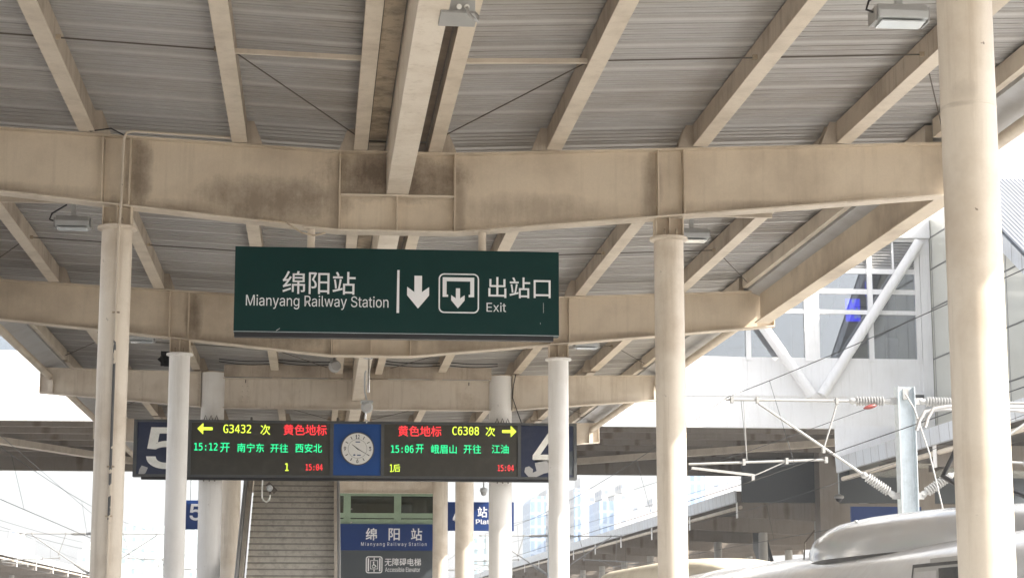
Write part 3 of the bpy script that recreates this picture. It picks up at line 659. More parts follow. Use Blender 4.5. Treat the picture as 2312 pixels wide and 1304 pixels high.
MB().lathe([(.05, -.07), (.075, -.05), (.075, .06), (.05, .09)], (X0+.18, 47.03, 4.83), (.1, 1, .15), 20).build('head', M['white_lamp'], t, 50)
MB().bar((X0+.12, 47.0, 4.94), (X0+.32, 47.0, 4.74), .12, .012, (0, 1, 0)).build('hood', M['rod'], t)
MB().box(X0+.165, X0+.21, 47.02, 47.08, 4.68, 4.75).build('joint', M['rod'], t)
# round loudspeaker
t = thing('loudspeaker', (-.78, 45.0, 7.3), 'small round loudspeaker hung by the valley, left of the camera pole', 'speaker')
MB().lathe([(.10, .16), (.13, .04), (.145, 0), (.13, -.01), (.02, -.005)], (-.60, 43.6, 7.32), (.2, -1, -.1), 24).build('horn', M['soffit_grey'], t, 50)
MB().path([(-.62, 43.6, 7.45), (-.62, 43.62, 7.7), (-.5, 43.62, 7.75)], .015, 6).build('bracket', M['rod'], t)
# cable coil hanging beside the second left column
t = thing('cable_coil', (-4.1, 45, 7.6), 'bundle of black cables stuffed beside the pale left column head', 'cable')
mb = MB()
for i in range(16):
    a, b2 = random.uniform(-.05, .05), random.uniform(-.08, .08)
    mb.path([(-4.62+a, 45.5+b2, 7.72+a), (-4.5, 45.5+b2, 7.62+b2*1.5), (-4.25, 45.4+a, 7.57+a*1.5), (-4.05, 45.5, 7.62+b2)], .016, 6)
mb.build('strand', M['black'], t, 60)
MB().box(-4.62, -4.0, 45.7, 45.72, 7.55, 7.9).build('backing', M['black'], t)
# loose cables sagging under the far roof
t = thing('loose_cable', (0, 46, 7.6), 'thin black cables sagging under the roof above the third beam', 'cable')
for z, d in ((7.80, .03), (7.74, .05)):
    for a, b2 in ((-3.3, -1.95), (-1.95, -.5), (.6, 1.95), (1.95, 3.3)):
        MB().path([(a+(b2-a)*i/8, 46.2, z-d*math.sin(math.pi*i/8)-.004*i) for i in range(9)], .012, 6).build('strand', M['black'], t)
MB().path([(3.86, YF[3]-.2, 7.68), (3.8, YF[3]-.22, 7.4), (3.78, YF[3]-.22, 7.1), (3.9, YF[3]-.22, 6.75), (4.0, YF[3]-.3, 6.45)], .012, 6).build('strand', M['black'], t)

# ================================================================== stairs and elevator
t = thing('staircase', (-1.55, 43.4, 0), 'grey granite stairs climbing away behind the departure board', 'stairs')
rise, run, ya = .166, .30, 43.4
mb = MB(); prof = [(ya, 0)]
for i in range(38): prof += [(ya+i*run, (i+1)*rise-.045), (ya+i*run-.035, (i+1)*rise-.04), (ya+i*run-.035, (i+1)*rise), (ya+(i+1)*run, (i+1)*rise)]
n = 38; prof += [(ya+n*run+2.5, n*rise), (ya+n*run+2.5, n*rise-.4), (ya+n*run, n*rise-.4), (ya+.5, 0)]
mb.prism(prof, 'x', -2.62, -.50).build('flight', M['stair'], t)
for x, nme in ((-2.72, 'l'), (-.44, 'r')):
    MB().prism([(ya, 0), (ya, .35), (ya+n*run, n*rise+.35), (ya+n*run, n*rise-.4), (ya+.5, 0)], 'x', x-.06, x+.03).build('stringer', M['col_cream'], t)
for x, zs in ((-2.80, (1.0, .86, .2)), (-.40, (1.0, .88, .76))):
    for k, dz in enumerate(zs):
        MB().tube((x+.0, ya, dz), (x, ya+n*run, n*rise+dz), .03 if k else .04).build('handrail', M['alu'], t, 60)
    for i in range(0, 38, 5): MB().tube((x, ya+i*run, i*rise), (x, ya+i*run, i*rise+1.0), .022, n=8).build('baluster', M['alu'], t, 60)
MB().prism([(ya, .22), (ya, .95), (ya+n*run, n*rise+.95), (ya+n*run, n*rise+.22)], 'x', -2.815, -2.803).build('side_glass', M['window_glass'], t)

EY = 72.3
t = thing('elevator_shaft', (1.6, EY, 0), 'glazed elevator shaft with green frame and a blue and grey station sign', 'elevator')
EX = lambda px: (px-710)*.016376-.93
EZ = lambda py: 1.6+(1412-py)*.01648
xl, xr = -.35, 3.75
fr = MB()
for za, zb_ in ((5.28, 5.46), (5.50, 5.68)): fr.box(xl, xr, EY-.06, EY+.06, za-.0, zb_)
fr.box(xl, xr, EY-.06, EY+.06, 6.30, 6.9)
for x in (xl, EX(780)-.18, EX(882), xr-.15): fr.box(x, x+.26, EY-.05, EY+.05, 2.9, 6.3)
fr.build('frame', M['green_frame'], t)
MB().box(xl, xr, EY+.02, EY+.03, 2.9, 6.3).build('pane', M['green_glass'], t)
MB().box(xl, xr, EY+1.2, EY+1.25, 0, 7.5).build('back_wall', M['sign_grey'], t)
for x in (EX(808), EX(822), EX(958)): MB().box(x, x+.09, EY+.5, EY+.6, 2.0, 7.0).build('guide_rail', M['black'], t)
MB().prism([(EX(916), 6.2), (EX(930), 6.2), (EX(923), 6.05)], 'y', EY+.4, EY+.5).build('bracket', M['black'], t)
for py in (1156, 1186): MB().lathe([(.0, 0), (.03, .01), (.035, .05)], (EX(787), EY-.09, EZ(py)), (0, 1, 0), 10).build('glass_clamp', M['chrome'], t)
MB().box(EX(838), EX(845), EY+.012, EY+.018, EZ(1188), EZ(1180)).build('reflected_text', M['led_green'], t) if False else None
bl = MB().box(xl, xr, EY-.16, EY-.10, EZ(1247), EZ(1189)).build('name_panel', M['sign_blue'], t)
gr = MB().box(xl, xr, EY-.16, EY-.10, 2.3, EZ(1247.2)).build('elevator_panel', M['sign_grey'], t)
fy = EY-.163
def ET(par, s, a, b, c, d, bold): return lettering(MB(), s, EX(a), EX(b), EZ(d), EZ(c), fy, bold).build('lettering', M['letter'], par)
ET(bl, '绵', 819, 844, 1198, 1225, .015); ET(bl, '阳', 870, 895, 1198, 1225, .015); ET(bl, '站', 920, 945, 1198, 1225, .015)
ET(bl, 'M i a n y a n g  R a i l w a y  S t a t i o n', 809, 955, 1229, 1239, .004)
ET(gr, '无障碍电梯', 862, 943, 1264, 1281, .008); ET(gr, 'Accessible Elevator', 863, 941, 1284, 1294, .006)
ic = MB(); a, b2, c_, d_ = EX(820), EX(857), EZ(1297), EZ(1260)
outline(ic, rrect(a, b2, c_, d_, .09), rrect(a+.035, b2-.035, c_+.035, d_-.035, .06), fy)
for xx in (a+.07, b2-.12): flat(ic, [(xx, c_+.07), (xx+.05, c_+.07), (xx+.05, d_-.07), (xx, d_-.07)], fy)
mx, mz = (a+b2)/2, (c_+d_)/2
outline(ic, [(mx-.14, mz-.16), (mx+.14, mz-.16), (mx+.14, mz+.16), (mx-.14, mz+.16)], [(mx-.12, mz-.14), (mx+.12, mz-.14), (mx+.12, mz+.14), (mx-.12, mz+.14)], fy)
disc(ic, mx-.02, mz+.09, .026, fy, 12); ring(ic, mx-.01, mz-.055, .045, .065, fy-.001, 20)
flat(ic, [(mx-.04, mz+.06), (mx, mz+.06), (mx+.01, mz), (mx+.06, mz-.01), (mx+.09, mz-.08), (mx+.07, mz-.09), (mx+.04, mz-.03), (mx-.03, mz-.02)], fy-.002)
for s_ in (1, -1): flat(ic, [(mx-.035, mz+s_*.18), (mx+.035, mz+s_*.18), (mx, mz+s_*.235)], fy); disc(ic, mx, mz+s_*.235, .02, fy-.001, 10)
ic.build('elevator_symbol', M['letter'], gr)

# blue platform signs beyond
def psign(x0, x1, label, parts):
    Y = 74.2; t = thing('platform_sign', ((x0+x1)/2, Y, 5.1), label, 'sign')
    MB().box(x0, x1, Y-.08, Y+.08, 5.14, 6.22).build('panel', M['sign_blue'], t)
    for x in (x0+.4, x1-.4): MB().tube((x, Y, 6.2), (x, Y, 9.3), .03, n=8).build('hanger', M['galv'], t)
    for s, a, b, c, d, bo in parts: lettering(MB(), s, a, b, c, d, Y-.083, bo).build('lettering', M['letter'], t)
    return t
PXs = lambda px: (px-710)*.01681-.9
PZs = lambda py: 1.6+(1412-py)*.01692
psign(PXs(405), PXs(470), 'small blue sign with a white 5 between two pale columns', [('5', PXs(427), PXs(454), PZs(1183), PZs(1147), .02)])
psign(PXs(974), PXs(1150), 'blue sign with white platform lettering between two cream columns', [('站台', PXs(1068), PXs(1112), PZs(1173), PZs(1149), .015), ('Platform', PXs(1064), PXs(1133), PZs(1188), PZs(1177), .006), ('4', PXs(1012), PXs(1034), PZs(1187), PZs(1150), .02)])
t = thing('dome_camera', (5.3, 73.0, 6.6), 'white dome camera above the blue platform lettering sign', 'camera')
X0, Z0 = (1082-710)*73/4415-.9, 1.6+(1412-1116)*.01665
MB().lathe([(.03, .45), (.03, .16), (.13, .14), (.15, .05), (.14, 0), (.12, -.01)], (X0, 73, Z0), n=20).build('housing', M['white_lamp'], t, 50)
MB().lathe([(.11, 0), (.10, -.07), (.06, -.12), (.01, -.14)], (X0, 73, Z0-.012), n=20).build('dome', M['porcelain'], t, 60)

# ================================================================== concourse bridge over the tracks
BYF, BYB = 76.0, 94.0
t = thing('concourse_bridge', (0, 85, 9.33), 'white elevated station concourse bridging all the tracks, with glazed upper wall', 'building')
bridge = t
MB().box(-60, 23.6, BYF, BYF+.3, 9.34, 12.02).build('front_wall', M['wall_white'], t)
MB().box(-60, -9, BYF-.03, BYF-.002, 9.34, 10.6).build('stained_band', M['wall_stained'], t)
MB().box(-60, 23.6, BYB-.3, BYB, 9.10, 12.6).build('back_wall', M['wall_white'], t)
MB().box(-60, 23.4, BYF+.31, BYB-.31, 9.75, 9.95).build('floor_slab', M['soffit_brown'], t)
for y in (78.6, 81.4, 84.2, 87.0, 89.8, 92.4): MB().box(-60, 23.4, y-.12, y+.12, 9.36, 9.749).build('girder', M['girder'], t)
MB().box(-60, 40, BYB-.9, BYB-.5, 8.75, 9.745).build('edge_girder', M['girder'], t)
for x0_, x1_ in ((-16, -9.5), (9.5, 22)):
    a, b2 = ((x0_, 79), (x1_, 93)) if x0_ < 0 else ((x1_, 79), (x0_, 93))
    MB().bar((a[0], a[1], 9.2), (b2[0], b2[1], 9.2), .45, .28).build('diagonal_brace', M['purlin'], t)
MB().box(-60, 23.6, BYF+.02, BYF+9, 18.2, 18.5).build('roof', M['wall_white'], t)
MB().box(-60, 23.62, BYF-.25, BYF+.2, 17.08, 18.6).build('roof_fascia', M['wall_white'], t)
# left glazing strip and right glazing
MB().box(-60, 6, BYF, BYF+.3, 12.9, 17.07).build('upper_wall', M['wall_white'], t)
MB().box(-60, 6, BYF+.06, BYF+.1, 12.021, 12.899).build('window', M['window_glass'], t)
xs = [6.1, 8.6, 11.1, 13.6, 16.1, 18.7, 21.13, 23.10]
rows = [(12.16, 13.95), (14.12, 14.78), (14.98, 15.62)]
fr = MB()
for z0_, z1_ in ((12.021, 12.16), (13.95, 14.12), (14.78, 14.98), (15.62, 15.82), (16.95, 17.07)): fr.box(6, 23.2, BYF+.0, BYF+.14, z0_, z1_)
fr.build('transom', M['wall_white'], t)
for i, x in enumerate(xs):
    w = .30 if i == 5 else .10
    MB().box(x-w, x+w, BYF-.05, BYF+.2, 12.022, 17.07).build('mullion', M['wall_white'], t)
    MB().box(x-.05, x+.05, BYF-.03, BYF-.002, 10.65, 12.0).build('panel_joint', M['wall_white'], t)
MB().box(-60, 23.6, BYF-.04, BYF-.002, 10.60, 10.68).build('string_course', M['wall_white'], t)
for i in range(len(xs)-1):
    a = xs[i]+(.30 if i == 5 else .10); b2 = xs[i+1]-(.30 if i+1 == 5 else .10)
    for z0_, z1_ in rows: MB().box(a, b2, BYF+.06, BYF+.075, z0_, z1_).build('window', M['window_glass'], t)
    lv = MB()
    for k in range(9): lv.bar((a, BYF+.05, 15.88+k*.12), (b2, BYF+.05, 15.88+k*.12), .12, .02, (0, 1, 1.2))
    lv.build('louvre', M['soffit_grey'], t); MB().box((a+b2)/2-.04, (a+b2)/2+.04, BYF-.02, BYF+.03, 15.83, 16.94).build('louvre_post', M['wall_white'], t)
MB().box(6, 23.2, BYF+.16, BYF+.2, 15.83, 16.94).build('louvre_back', M['dark_room'], t)
MB().box(23.22, 23.62, BYF-.08, BYF+.4, 9.34, 17.07).build('corner_post', M['wall_white'], t)
# inside
MB().box(6, 19.6, BYF+7.0, BYF+7.2, 12.0, 17).build('inner_wall', M['lamp_glass'], t)  # pale wall colour stands for the sky reflected in the left panes
MB().box(19.6, 23.2, BYF+7.0, BYF+7.2, 12.0, 17).build('inner_wall', M['sign_grey'], t)
MB().box(6, 23.2, BYF+.4, BYF+7, 11.8, 11.9).build('inner_floor', M['dark_room'], t); MB().box(6, 23.2, BYF+.4, BYF+7, 16.9, 17.0).build('inner_ceiling', M['dark_room'], t)
MB().prism([(19.4, 11.95), (21.0, 11.95), (24.0, 17.0), (21.2, 17.0)], 'y', BYF+3.0, BYF+3.3).build('inner_stair', M['dark_room'], t)
MB().box(21.0, 23.2, BYF+3.4, BYF+3.6, 11.9, 17.0).build('inner_screen', M['dark_room'], t)
MB().box(16.3, 18.3, BYF+5, BYF+5.1, 12.2, 13.1).build('far_window', M['lamp_glass'], t)
# brace tubes
for a, b2 in (((23.15, 16.9), (18.95, 10.62)), ((15.9, 14.4), (18.55, 10.62))):
    MB().tube((a[0], BYF-.32, a[1]), (b2[0], BYF-.32, b2[1]), .21, n=20).build('brace_tube', M['wall_white'], t, 60)
for a, b2 in (((21.3, 15.0), (23.1, 15.6)), ((21.3, 14.3), (23.1, 14.75)), ((21.3, 12.9), (23.1, 13.9)), ((21.9, 12.0), (21.9, 16.8)), ((22.6, 12.0), (22.6, 14.0))):
    MB().bar((a[0], BYF+3.0, a[1]), (b2[0], BYF+3.0, b2[1]), .05, .09, (0, 1, 0)).build('inner_truss', M['black'], bridge)
MB().box(22.55, 23.05, BYF+2.6, BYF+2.8, 12.0, 13.4).build('inner_post', M['col_cream'], bridge)
for k in range(5): MB().box(16.6, 18.3, BYF+6.8, BYF+6.9, 13.0+k*.5, 13.06+k*.5).build('inner_rail', M['soffit_grey'], bridge)
t = thing('display_screen', (21, BYF+1.2, 14.6), 'blue lit display glowing inside the concourse window', 'screen')
pn = MB().box(20.45, 21.05, BYF+1.2, BYF+1.25, 13.85, 14.78).build('panel', M['led_blue'], t); MB().box(21.3, 21.6, BYF+1.2, BYF+1.25, 14.9, 15.5).build('panel', M['led_blue'], t)
lt = MB()
for x, z in ((20.5, 14.55), (20.72, 14.62), (20.66, 14.25), (20.86, 14.3), (20.8, 13.98), (20.93, 14.0)): lt.box(x, x+.09, BYF+1.19, BYF+1.198, z, z+.13)
lt.build('lit_text', M['led_white'], pn)
t = thing('wall_unit', (22.2, 75.7, 10.0), 'small white box unit on the wall below the concourse windows', 'box')
wu = MB().box(22.2, 23.1, 75.45, 75.9, 9.75, 10.75).build('casing', M['wall_white'], t, bevel=.03); MB().box(22.5, 23.05, 75.44, 75.449, 10.3, 10.66).build('grille', M['dark_room'], t)

# bridge piers far right
for x, y, lab in ((22.3, 88.0, 'brown square pier under the concourse, behind the mast'), (25.5, 84.0, 'dark brown pier under the concourse, right of the square one')):
    t = thing('bridge_pier', (x, y, -1.25), lab, 'pier', 'piers under the concourse')
    MB().box(x-.45, x+.45, y-.45, y+.45, -1.25, 9.74).build('shaft', M['girder'], t, bevel=.03)
    MB().box(x-.8, x+.8, y-.8, y+.8, -1.25, -.6).build('footing', M['concrete'], t)

# ================================================================== side hall at the right
t = thing('station_hall', (27, 66, 0), 'glossy cream panelled station hall wall at the right edge with corrugated eave', 'building')
XW = 23.65
MB().prism([(112, 8.4), (112, 17.9), (70.6, 17.9), (69.9, 17.15), (66.5, 15.1), (58, 10.2), (58, 8.4)], 'x', XW, XW+9).build('panelled_wall_and_added_stretch', M['panel_cream'], t)  # stretch behind the concourse is unseen, added to keep sun off below the bridge
jt = MB()
for z in (10.2, 12.15, 14.2, 15.8, 17.1): jt.box(XW-.012, XW-.002, max(58.1, 66.5+(z-15.1)*1.72), 75.9, z-.03, z+.03)
for y in (75.7, 72.9, 70.1, 67.3, 64.5, 61.7): jt.box(XW-.008, XW-.0015, y-.02, y+.02, 8.4, min(17.0, 15.0+(y-66.5)*.58))
jt.build('panel_joint', M['joint'], t)
# corrugated sloping eave and white fascia
pr = []
for i in range(44): pr += [(22.9+i*.16, 0), (22.94+i*.16, .07), (22.98+i*.16, .07), (23.02+i*.16, 0)]
ev = MB()
A_, B_ = (70.6, 18.35), (60.0, 12.1)
vs = [(x, A_[0], A_[1]+dz) for x, dz in pr] + [(x, B_[0], B_[1]+dz) for x, dz in pr]; n = len(pr)
ev.add(vs, [(k, k+1, n+k+1, n+k) for k in range(n-1)]); ev.build('corrugated_eave', M['roof_metal'], t)
MB().prism([(70.7, 17.75), (70.7, 18.25), (60.0, 11.95), (60.0, 11.3), (69.8, 17.05)], 'x', 22.9, 23.6).build('eave_fascia', M['fascia_metal'], t)

# ================================================================== neighbouring canopies
def far_canopy(name, xc, ya, yb, label, gable=None, end=False, step=11.6144, metal='fascia_metal'):
    t = thing(name, (xc, ya, 0), label, 'canopy', 'canopies on the neighbouring platforms')
    for sg in (-1, 1):
        MB().prism([(xc+sg*.4, 7.48), (xc+sg*7.42, 7.66), (xc+sg*7.42, 7.72), (xc+sg*.4, 7.56)], 'y', ya, yb).build('roof_sheet', M['brown_roof'], t)
        x = xc+sg*7.5
        MB().prism([(x-.08*sg, 7.18), (x, 7.2), (x+.04*sg, 7.74), (x-.06*sg, 7.74)], 'y', ya, yb).build('edge_fascia', M[metal], t)
        for xx in (2.0, 3.9, 5.8): MB().box(xc+sg*xx-.08, xc+sg*xx+.08, ya, yb, 7.25, 7.5).build('purlin', M['brown_roof'], t)
        MB().tube((xc+sg*7.25, ya, 6.98), (xc+sg*7.25, yb, 6.98), .09, n=8).build('edge_pipe', M['purlin'], t, 60)
    y = ya+.3
    while y < yb:
        L_ = 7.35
        MB().prism([(xc-L_, 6.55), (xc, 6.2), (xc+L_, 6.55), (xc+L_, 7.2), (xc+.7, 7.2), (xc-.7, 7.2), (xc-L_, 7.2)], 'y', y-.1, y+.1).build('cross_beam', M['girder'], t)
        for sg in (-1, 1):
            MB().box(*sorted((xc+sg*L_, xc+sg*(L_+.03))), y-.16, y+.16, 6.50, 7.22).build('end_plate', M['col_grey'], t)
            MB().lathe([(.24, 0), (.24, 6.4)], (xc+sg*3.5, y, 0), n=16).build('column', M['concrete'], t, 60)
        y += step if y < max(ya+70, 250) else step*2
    if end: MB().box(xc-7.5, xc-2, yb+.01, yb+.12, 7.70, 8.95).build('end_panel', M['wall_white'], t)
    if gable is not None:
        MB().box(xc-7.2, xc+7.2, gable-.05, gable+.05, 7.21, 9.2).build('gable_panel', M['sign_grey'], t)
    return t
far_canopy('neighbour_canopy', 25.75, 89.0, 270, 'long dark canopy of the next platform beyond the concourse, with pale metal fascia', gable=89.0)
far_canopy('neighbour_canopy', 25.75, 48.0, 71.2, 'nearer part of the next platform canopy, fascia behind the catenary mast', end=True)
far_canopy('neighbour_canopy', -33.3, -40.0, 330, 'distant canopy at the lower left with beam ends in a row, plus an added unseen near stretch')  # near stretch is out of view, added to cut the light from the left

# objects under the next canopy
t = thing('platform_sign', (22.6, 80, 4.4), 'blue sign standing behind the foot of the catenary mast', 'sign')
MB().box(21.2, 24.2, 80, 80.16, 4.2, 6.5).build('panel', M['sign_blue'], t); MB().tube((22.6, 80.08, 0), (22.6, 80.08, 4.2), .06, n=8).build('post', M['galv'], t)
disc(MB(), 22.35, 5.35, .2, 79.995).build('emblem', M['letter'], t)
t = thing('escalator', (22, 110, 0), 'dim escalator slanting under the next canopy', 'escalator')
MB().prism([(102, 0), (104, 0), (112, 6.0), (112, 7.2), (110, 7.2)], 'x', 24.2, 24.4).build('side_panel', M['sign_grey'], t)
MB().bar((24.1, 102, 1.0), (24.1, 112, 8.2), .08, .1).build('handrail', M['black'], t)
t = thing('pendant_camera', (24.5, 85, 6.5), 'dome camera hanging on a rod under the concourse', 'camera')
X0, Z0 = (1884-710)*84/4415-.55, 1.6+(1412-1124)*.0192
MB().tube((X0, 84, Z0+.1), (X0, 84, 9.7), .03, n=8).build('rod', M['galv'], t)
MB().lathe([(.07, .14), (.20, .08), (.22, 0), (.18, -.05)], (X0, 84, Z0), n=18).build('housing', M['porcelain'], t, 50)
MB().lathe([(.16, 0), (.12, -.1), (.02, -.15)], (X0, 84, Z0-.05), n=18).build('dome', M['black'], t, 60)

# ================================================================== catenary
def insulator(mb, p, q, r=.055, R_=.105, n=10):
    p, q = Vector(p), Vector(q); L_ = (q-p).length; d = q-p; pr = [(.035, 0), (.06, .0), (.075, .06*L_), (.06, .12*L_)]
    m_ = n
    for i in range(m_):
        a = L_*(.16+.70*i/m_); s_ = L_*.70/m_
        pr += [(r, a), (R_, a+s_*.35), (R_, a+s_*.55), (r, a+s_*.8)]
    pr += [(.06, .88*L_), (.075, .94*L_), (.045, L_), (.03, L_)]
    return mb.lathe(pr, p, d, 16)
def mast(label):
    t = thing('catenary_mast', (11.5, 40.5, -1.25), label, 'mast', 'catenary masts between the tracks')
    x, y = 11.5, 40.5
    p = MB(); w, d, th = .185, .16, .016
    p.box(x-w, x-w+th, y-d, y+d, -1.25, 6.62).box(x+w-th, x+w, y-d, y+d, -1.25, 6.62).box(x-w+th, x+w-th, y-.006, y+.006, -1.25, 6.62)
    p.build('pole', M['galv'], t)
    MB().box(x-.3, x+.3, y-.3, y+.3, -1.25, -1.21).build('foot_plate', M['galv'], t)
    MB().box(x-.06, x+.06, y-.10, y-.02, 6.35, 6.58).build('top_bracket', M['alu'], t)
    cl = MB().path([(x-.02, y-.14, 6.45), (x+.15, y-.16, 6.15), (x+.40, y-.3, 5.2), (x+.62, y-.4, 4.0), (x+.72, y-.45, 3.2)], .018, 6).build('ground_lead', M['alu'], t, 60)
    for sg in (-1, 1):
        X = lambda v: x + sg*(x-v) * -1 if sg < 0 else x + (x - v)
        f = (lambda v: v) if sg < 0 else (lambda v: 2*x-v)
        ca = MB()
        ca.tube((f(7.62), y, 6.31), (f(10.35), y, 6.31), .028); ca.tube((f(8.32), y, 6.24), (f(10.55), y, 4.75), .028)
        ca.tube((f(10.02), y, 6.25), (f(9.70), y, 5.28), .02)
        ca.tube((f(6.80), y, 4.94), (f(9.75), y, 5.06), .026)
        ca.path([(f(8.9), y, 5.02), (f(8.4), y, 4.80), (f(8.16), y, 4.70)], .014, 6)
        for v, z in ((7.75, 6.31), (8.30, 6.31), (10.02, 6.31), (9.70, 5.27), (8.9, 5.03), (9.75, 5.06), (7.98, 5.0)): ca.box(*sorted((f(v)-.03, f(v)+.03)), y-.05, y+.05, z-.07, z+.06)
        arm = ca.build('cantilever', M['alu'], t, 50)
        st = MB().bar((f(6.85), y-.05, 4.86), (f(8.16), y-.05, 4.72), .05, .05); st.box(*sorted((f(8.16)-.03, f(8.16)+.03)), y-.08, y-.02, 4.60, 4.74); st.build('steady_arm', M['porcelain'], arm)
        MB().tube((f(8.05), y, 5.0), (f(7.95), y, 6.28), .008, n=6).tube((f(8.05), y, 5.0), (f(8.0), y-.02, 6.28), .008, n=6).build('hanger_wire', M['alu'], arm)
        insulator(MB(), (f(11.18), y, 6.32), (f(10.30), y, 6.31)).build('insulator', M['porcelain'], arm, 60)
        insulator(MB(), (f(11.20), y, 4.32), (f(10.52), y, 4.77)).build('insulator', M['porcelain'], arm, 60)
        for za in (6.25, 4.24): MB().box(*sorted((f(11.315), f(11.16))), y-.045, y+.045, za, za+.14).build('hinge', M['alu'], arm)
    return t
m0 = mast('tall galvanised catenary mast beside the train, with white ribbed insulators both sides')
for (x, y, lab) in ((-12.4, 40.5, 'left catenary mast nearest the camera, only its arm tips in view'), (11.5, 104, 'distant catenary mast half hidden behind the pale column on the right'), (-12.4, 104, 'distant catenary mast behind the conduit column, arms both sides'),
                    (11.5, 168, 'farthest right catenary mast over the dark canopy'), (-12.4, 168, 'farthest left catenary mast low behind the conduit column')):
    c = copy_tree(m0); c.location = (x, y, -1.25); c['label'] = lab
def sagline(pts, n=12, sag=.25):
    o = []
    for a, b in zip(pts, pts[1:]):
        a, b = Vector(a), Vector(b)
        for i in range(n): u = i/n; p = a.lerp(b, u); p.z -= sag*4*u*(1-u); o.append(p)
    o.append(Vector(pts[-1])); return o
for xt, lab, mx in ((7.85, 'catenary wires over the nearest track on the right', 11.5), (15.1, 'catenary wires over the second track on the right', 11.5), (-8.75, 'catenary wires over the first track on the left', -12.4), (-16.0, 'catenary wires over the second track on the left', -12.4)):
    t = thing('catenary_line', (xt, 40.5, 5), lab, 'wires', 'catenary lines over the tracks')
    Ys = [-22, 40.5, 104, 168, 232]
    st = (-.3, .3, -.3, .3, -.3)
    ms = sagline([(xt-.2, y, 6.36) for y in Ys], 16, .55); cw = [(xt+st[i], y, 4.60) for i, y in enumerate(Ys)]
    MB().path(ms, .007, 6).build('messenger_wire', M['wire'], t); MB().path(cw, .008, 6).build('contact_wire', M['wire'], t)
    for p in ms[3::4]:
        dr = MB()
        i = min(int((p.y+22)/63.2), 3); u = (p.y-Ys[i])/(Ys[i+1]-Ys[i]); dr.tube((p.x, p.y, p.z), (cw[i][0]+(cw[i+1][0]-cw[i][0])*u, p.y, 4.6), .005, n=5)
        dr.build('dropper', M['wire'], t)
def span(pts, lab, r=.007, sag=.6):
    t = thing('feeder_wire', pts[0], lab, 'wire', 'loose overhead wires'); MB().path(sagline(pts, 16, sag), r, 6).build('strand', M['wire'], t); return t
w_ = span([(10.75, 40.2, 6.18), (9.2, 104, 6.9)], 'thin wire running to a red tension clamp by the mast top', sag=.2)
MB().lathe([(.01, 0), (.04, .07), (.05, .17), (.035, .26), (.01, .3)], (10.55, 40.35, 6.14), (1, .1, .25), 14).build('tension_clamp', M['red_part'], w_, 60)
span([(-17.5, 60, 7.6), (-9, 130, 6.4)], 'sagging wire high at the left edge', sag=1.2)
span([(-14, 50, 6.0), (-10, 120, 5.6)], 'sagging wire low at the left edge', sag=.7)
span([(-10.2, 46, 7.6), (-11.5, 120, 6.0)], 'taut wire crossing the left sky below the concourse', sag=.1)
span([(14.5, 60, 6.8), (9.5, 150, 6.9)], 'taut wire crossing the sky between the two right columns', sag=.2)

# ================================================================== train
t = thing('train', (7.75, 20, -1.0), 'white passenger train at the right platform, only its roof in view', 'train')
xc = 7.75
half = [(1.66, -.9), (1.70, .2), (1.70, 1.5), (1.66, 1.95), (1.56, 2.22), (1.36, 2.45), (1.05, 2.61), (.6, 2.72), (.0, 2.76)]
def sec(y, s=1., sz=1.):
    r_ = [(xc+dx*s, y, -.9+(z+.9)*sz) for dx, z in half]; l = [(xc-dx*s, y, -.9+(z+.9)*sz) for dx, z in half[-2::-1]]; return r_+l
MB().loft([sec(11, .2, .3), sec(11.8, .55, .55), sec(13.5, .8, .78), sec(16, .93, .92), sec(19, 1, .985), sec(21, 1), sec(40, 1), sec(66, 1)]).build('body', M['train_white'], t, 50)
MB().loft([sec(66.6, 1), sec(90, 1), sec(93, .8, .8)]).build('rear_car', M['train_white'], t, 50)
def fairing(ya, yb, h, w, z0, tipa, tipb, n=26):
    secs = []
    for i in range(n+1):
        y = ya+(yb-ya)*i/n
        s = min(1, math.sqrt(max(1-(1-min((y-ya)/tipa, 1))**2, .0004)) if tipa else 1)
        s2 = min(1, math.sqrt(max(1-(1-min((yb-y)/tipb, 1))**2, .0004)) if tipb else 1)
        k = min(s, s2); hh = h*(k**.75); ww = w*(.30+.70*k)
        secs.append([(xc+ww*c_, y, z0+hh*s_) for c_, s_ in ((1, -.3), (1.0, .25), (.94, .55), (.8, .8), (.55, .94), (.25, .99), (0, 1), (-.25, .99), (-.55, .94), (-.8, .8), (-.94, .55), (-1, .25), (-1, -.3))])
    return MB().loft(secs)
fa = fairing(20.0, 31.5, .58, 1.28, 2.62, 10.5, 4.2).build('roof_fairing', M['train_hump'], t, 60)
fairing(19.9, 31.58, .10, 1.315, 2.52, 10.5, 4.2).build('fairing_gap_shade', M['black'], t, 60)  # black strip stands for the shade in the gap under the fairing
MB().path([(xc-1.27, 29.6, 2.60), (xc-1.25, 29.6, 2.86), (xc-1.12, 29.5, 3.04)], .012, 6).build('seam', M['rod'], fa)
MB().lathe([(.0, -.01), (.05, -.005), (.075, .015), (.06, .03)], (xc-.95, 27.6, 3.06), (-.6, 0, -.8), 14).build('vent_cap', M['train_white'], fa, 50)
fairing(39.0, 54.0, .38, 1.25, 2.70, 6.0, 3.0).build('roof_cover', M['train_cream'], t, 60)
for yy in (34.5, 38.2, 50.0):
    MB().path([(xc+dx*1.003, yy, z+.003) for dx, z in [(-d_, z_) for d_, z_ in half]], .010, 5).build('body_seam', M['soffit_grey'], t)
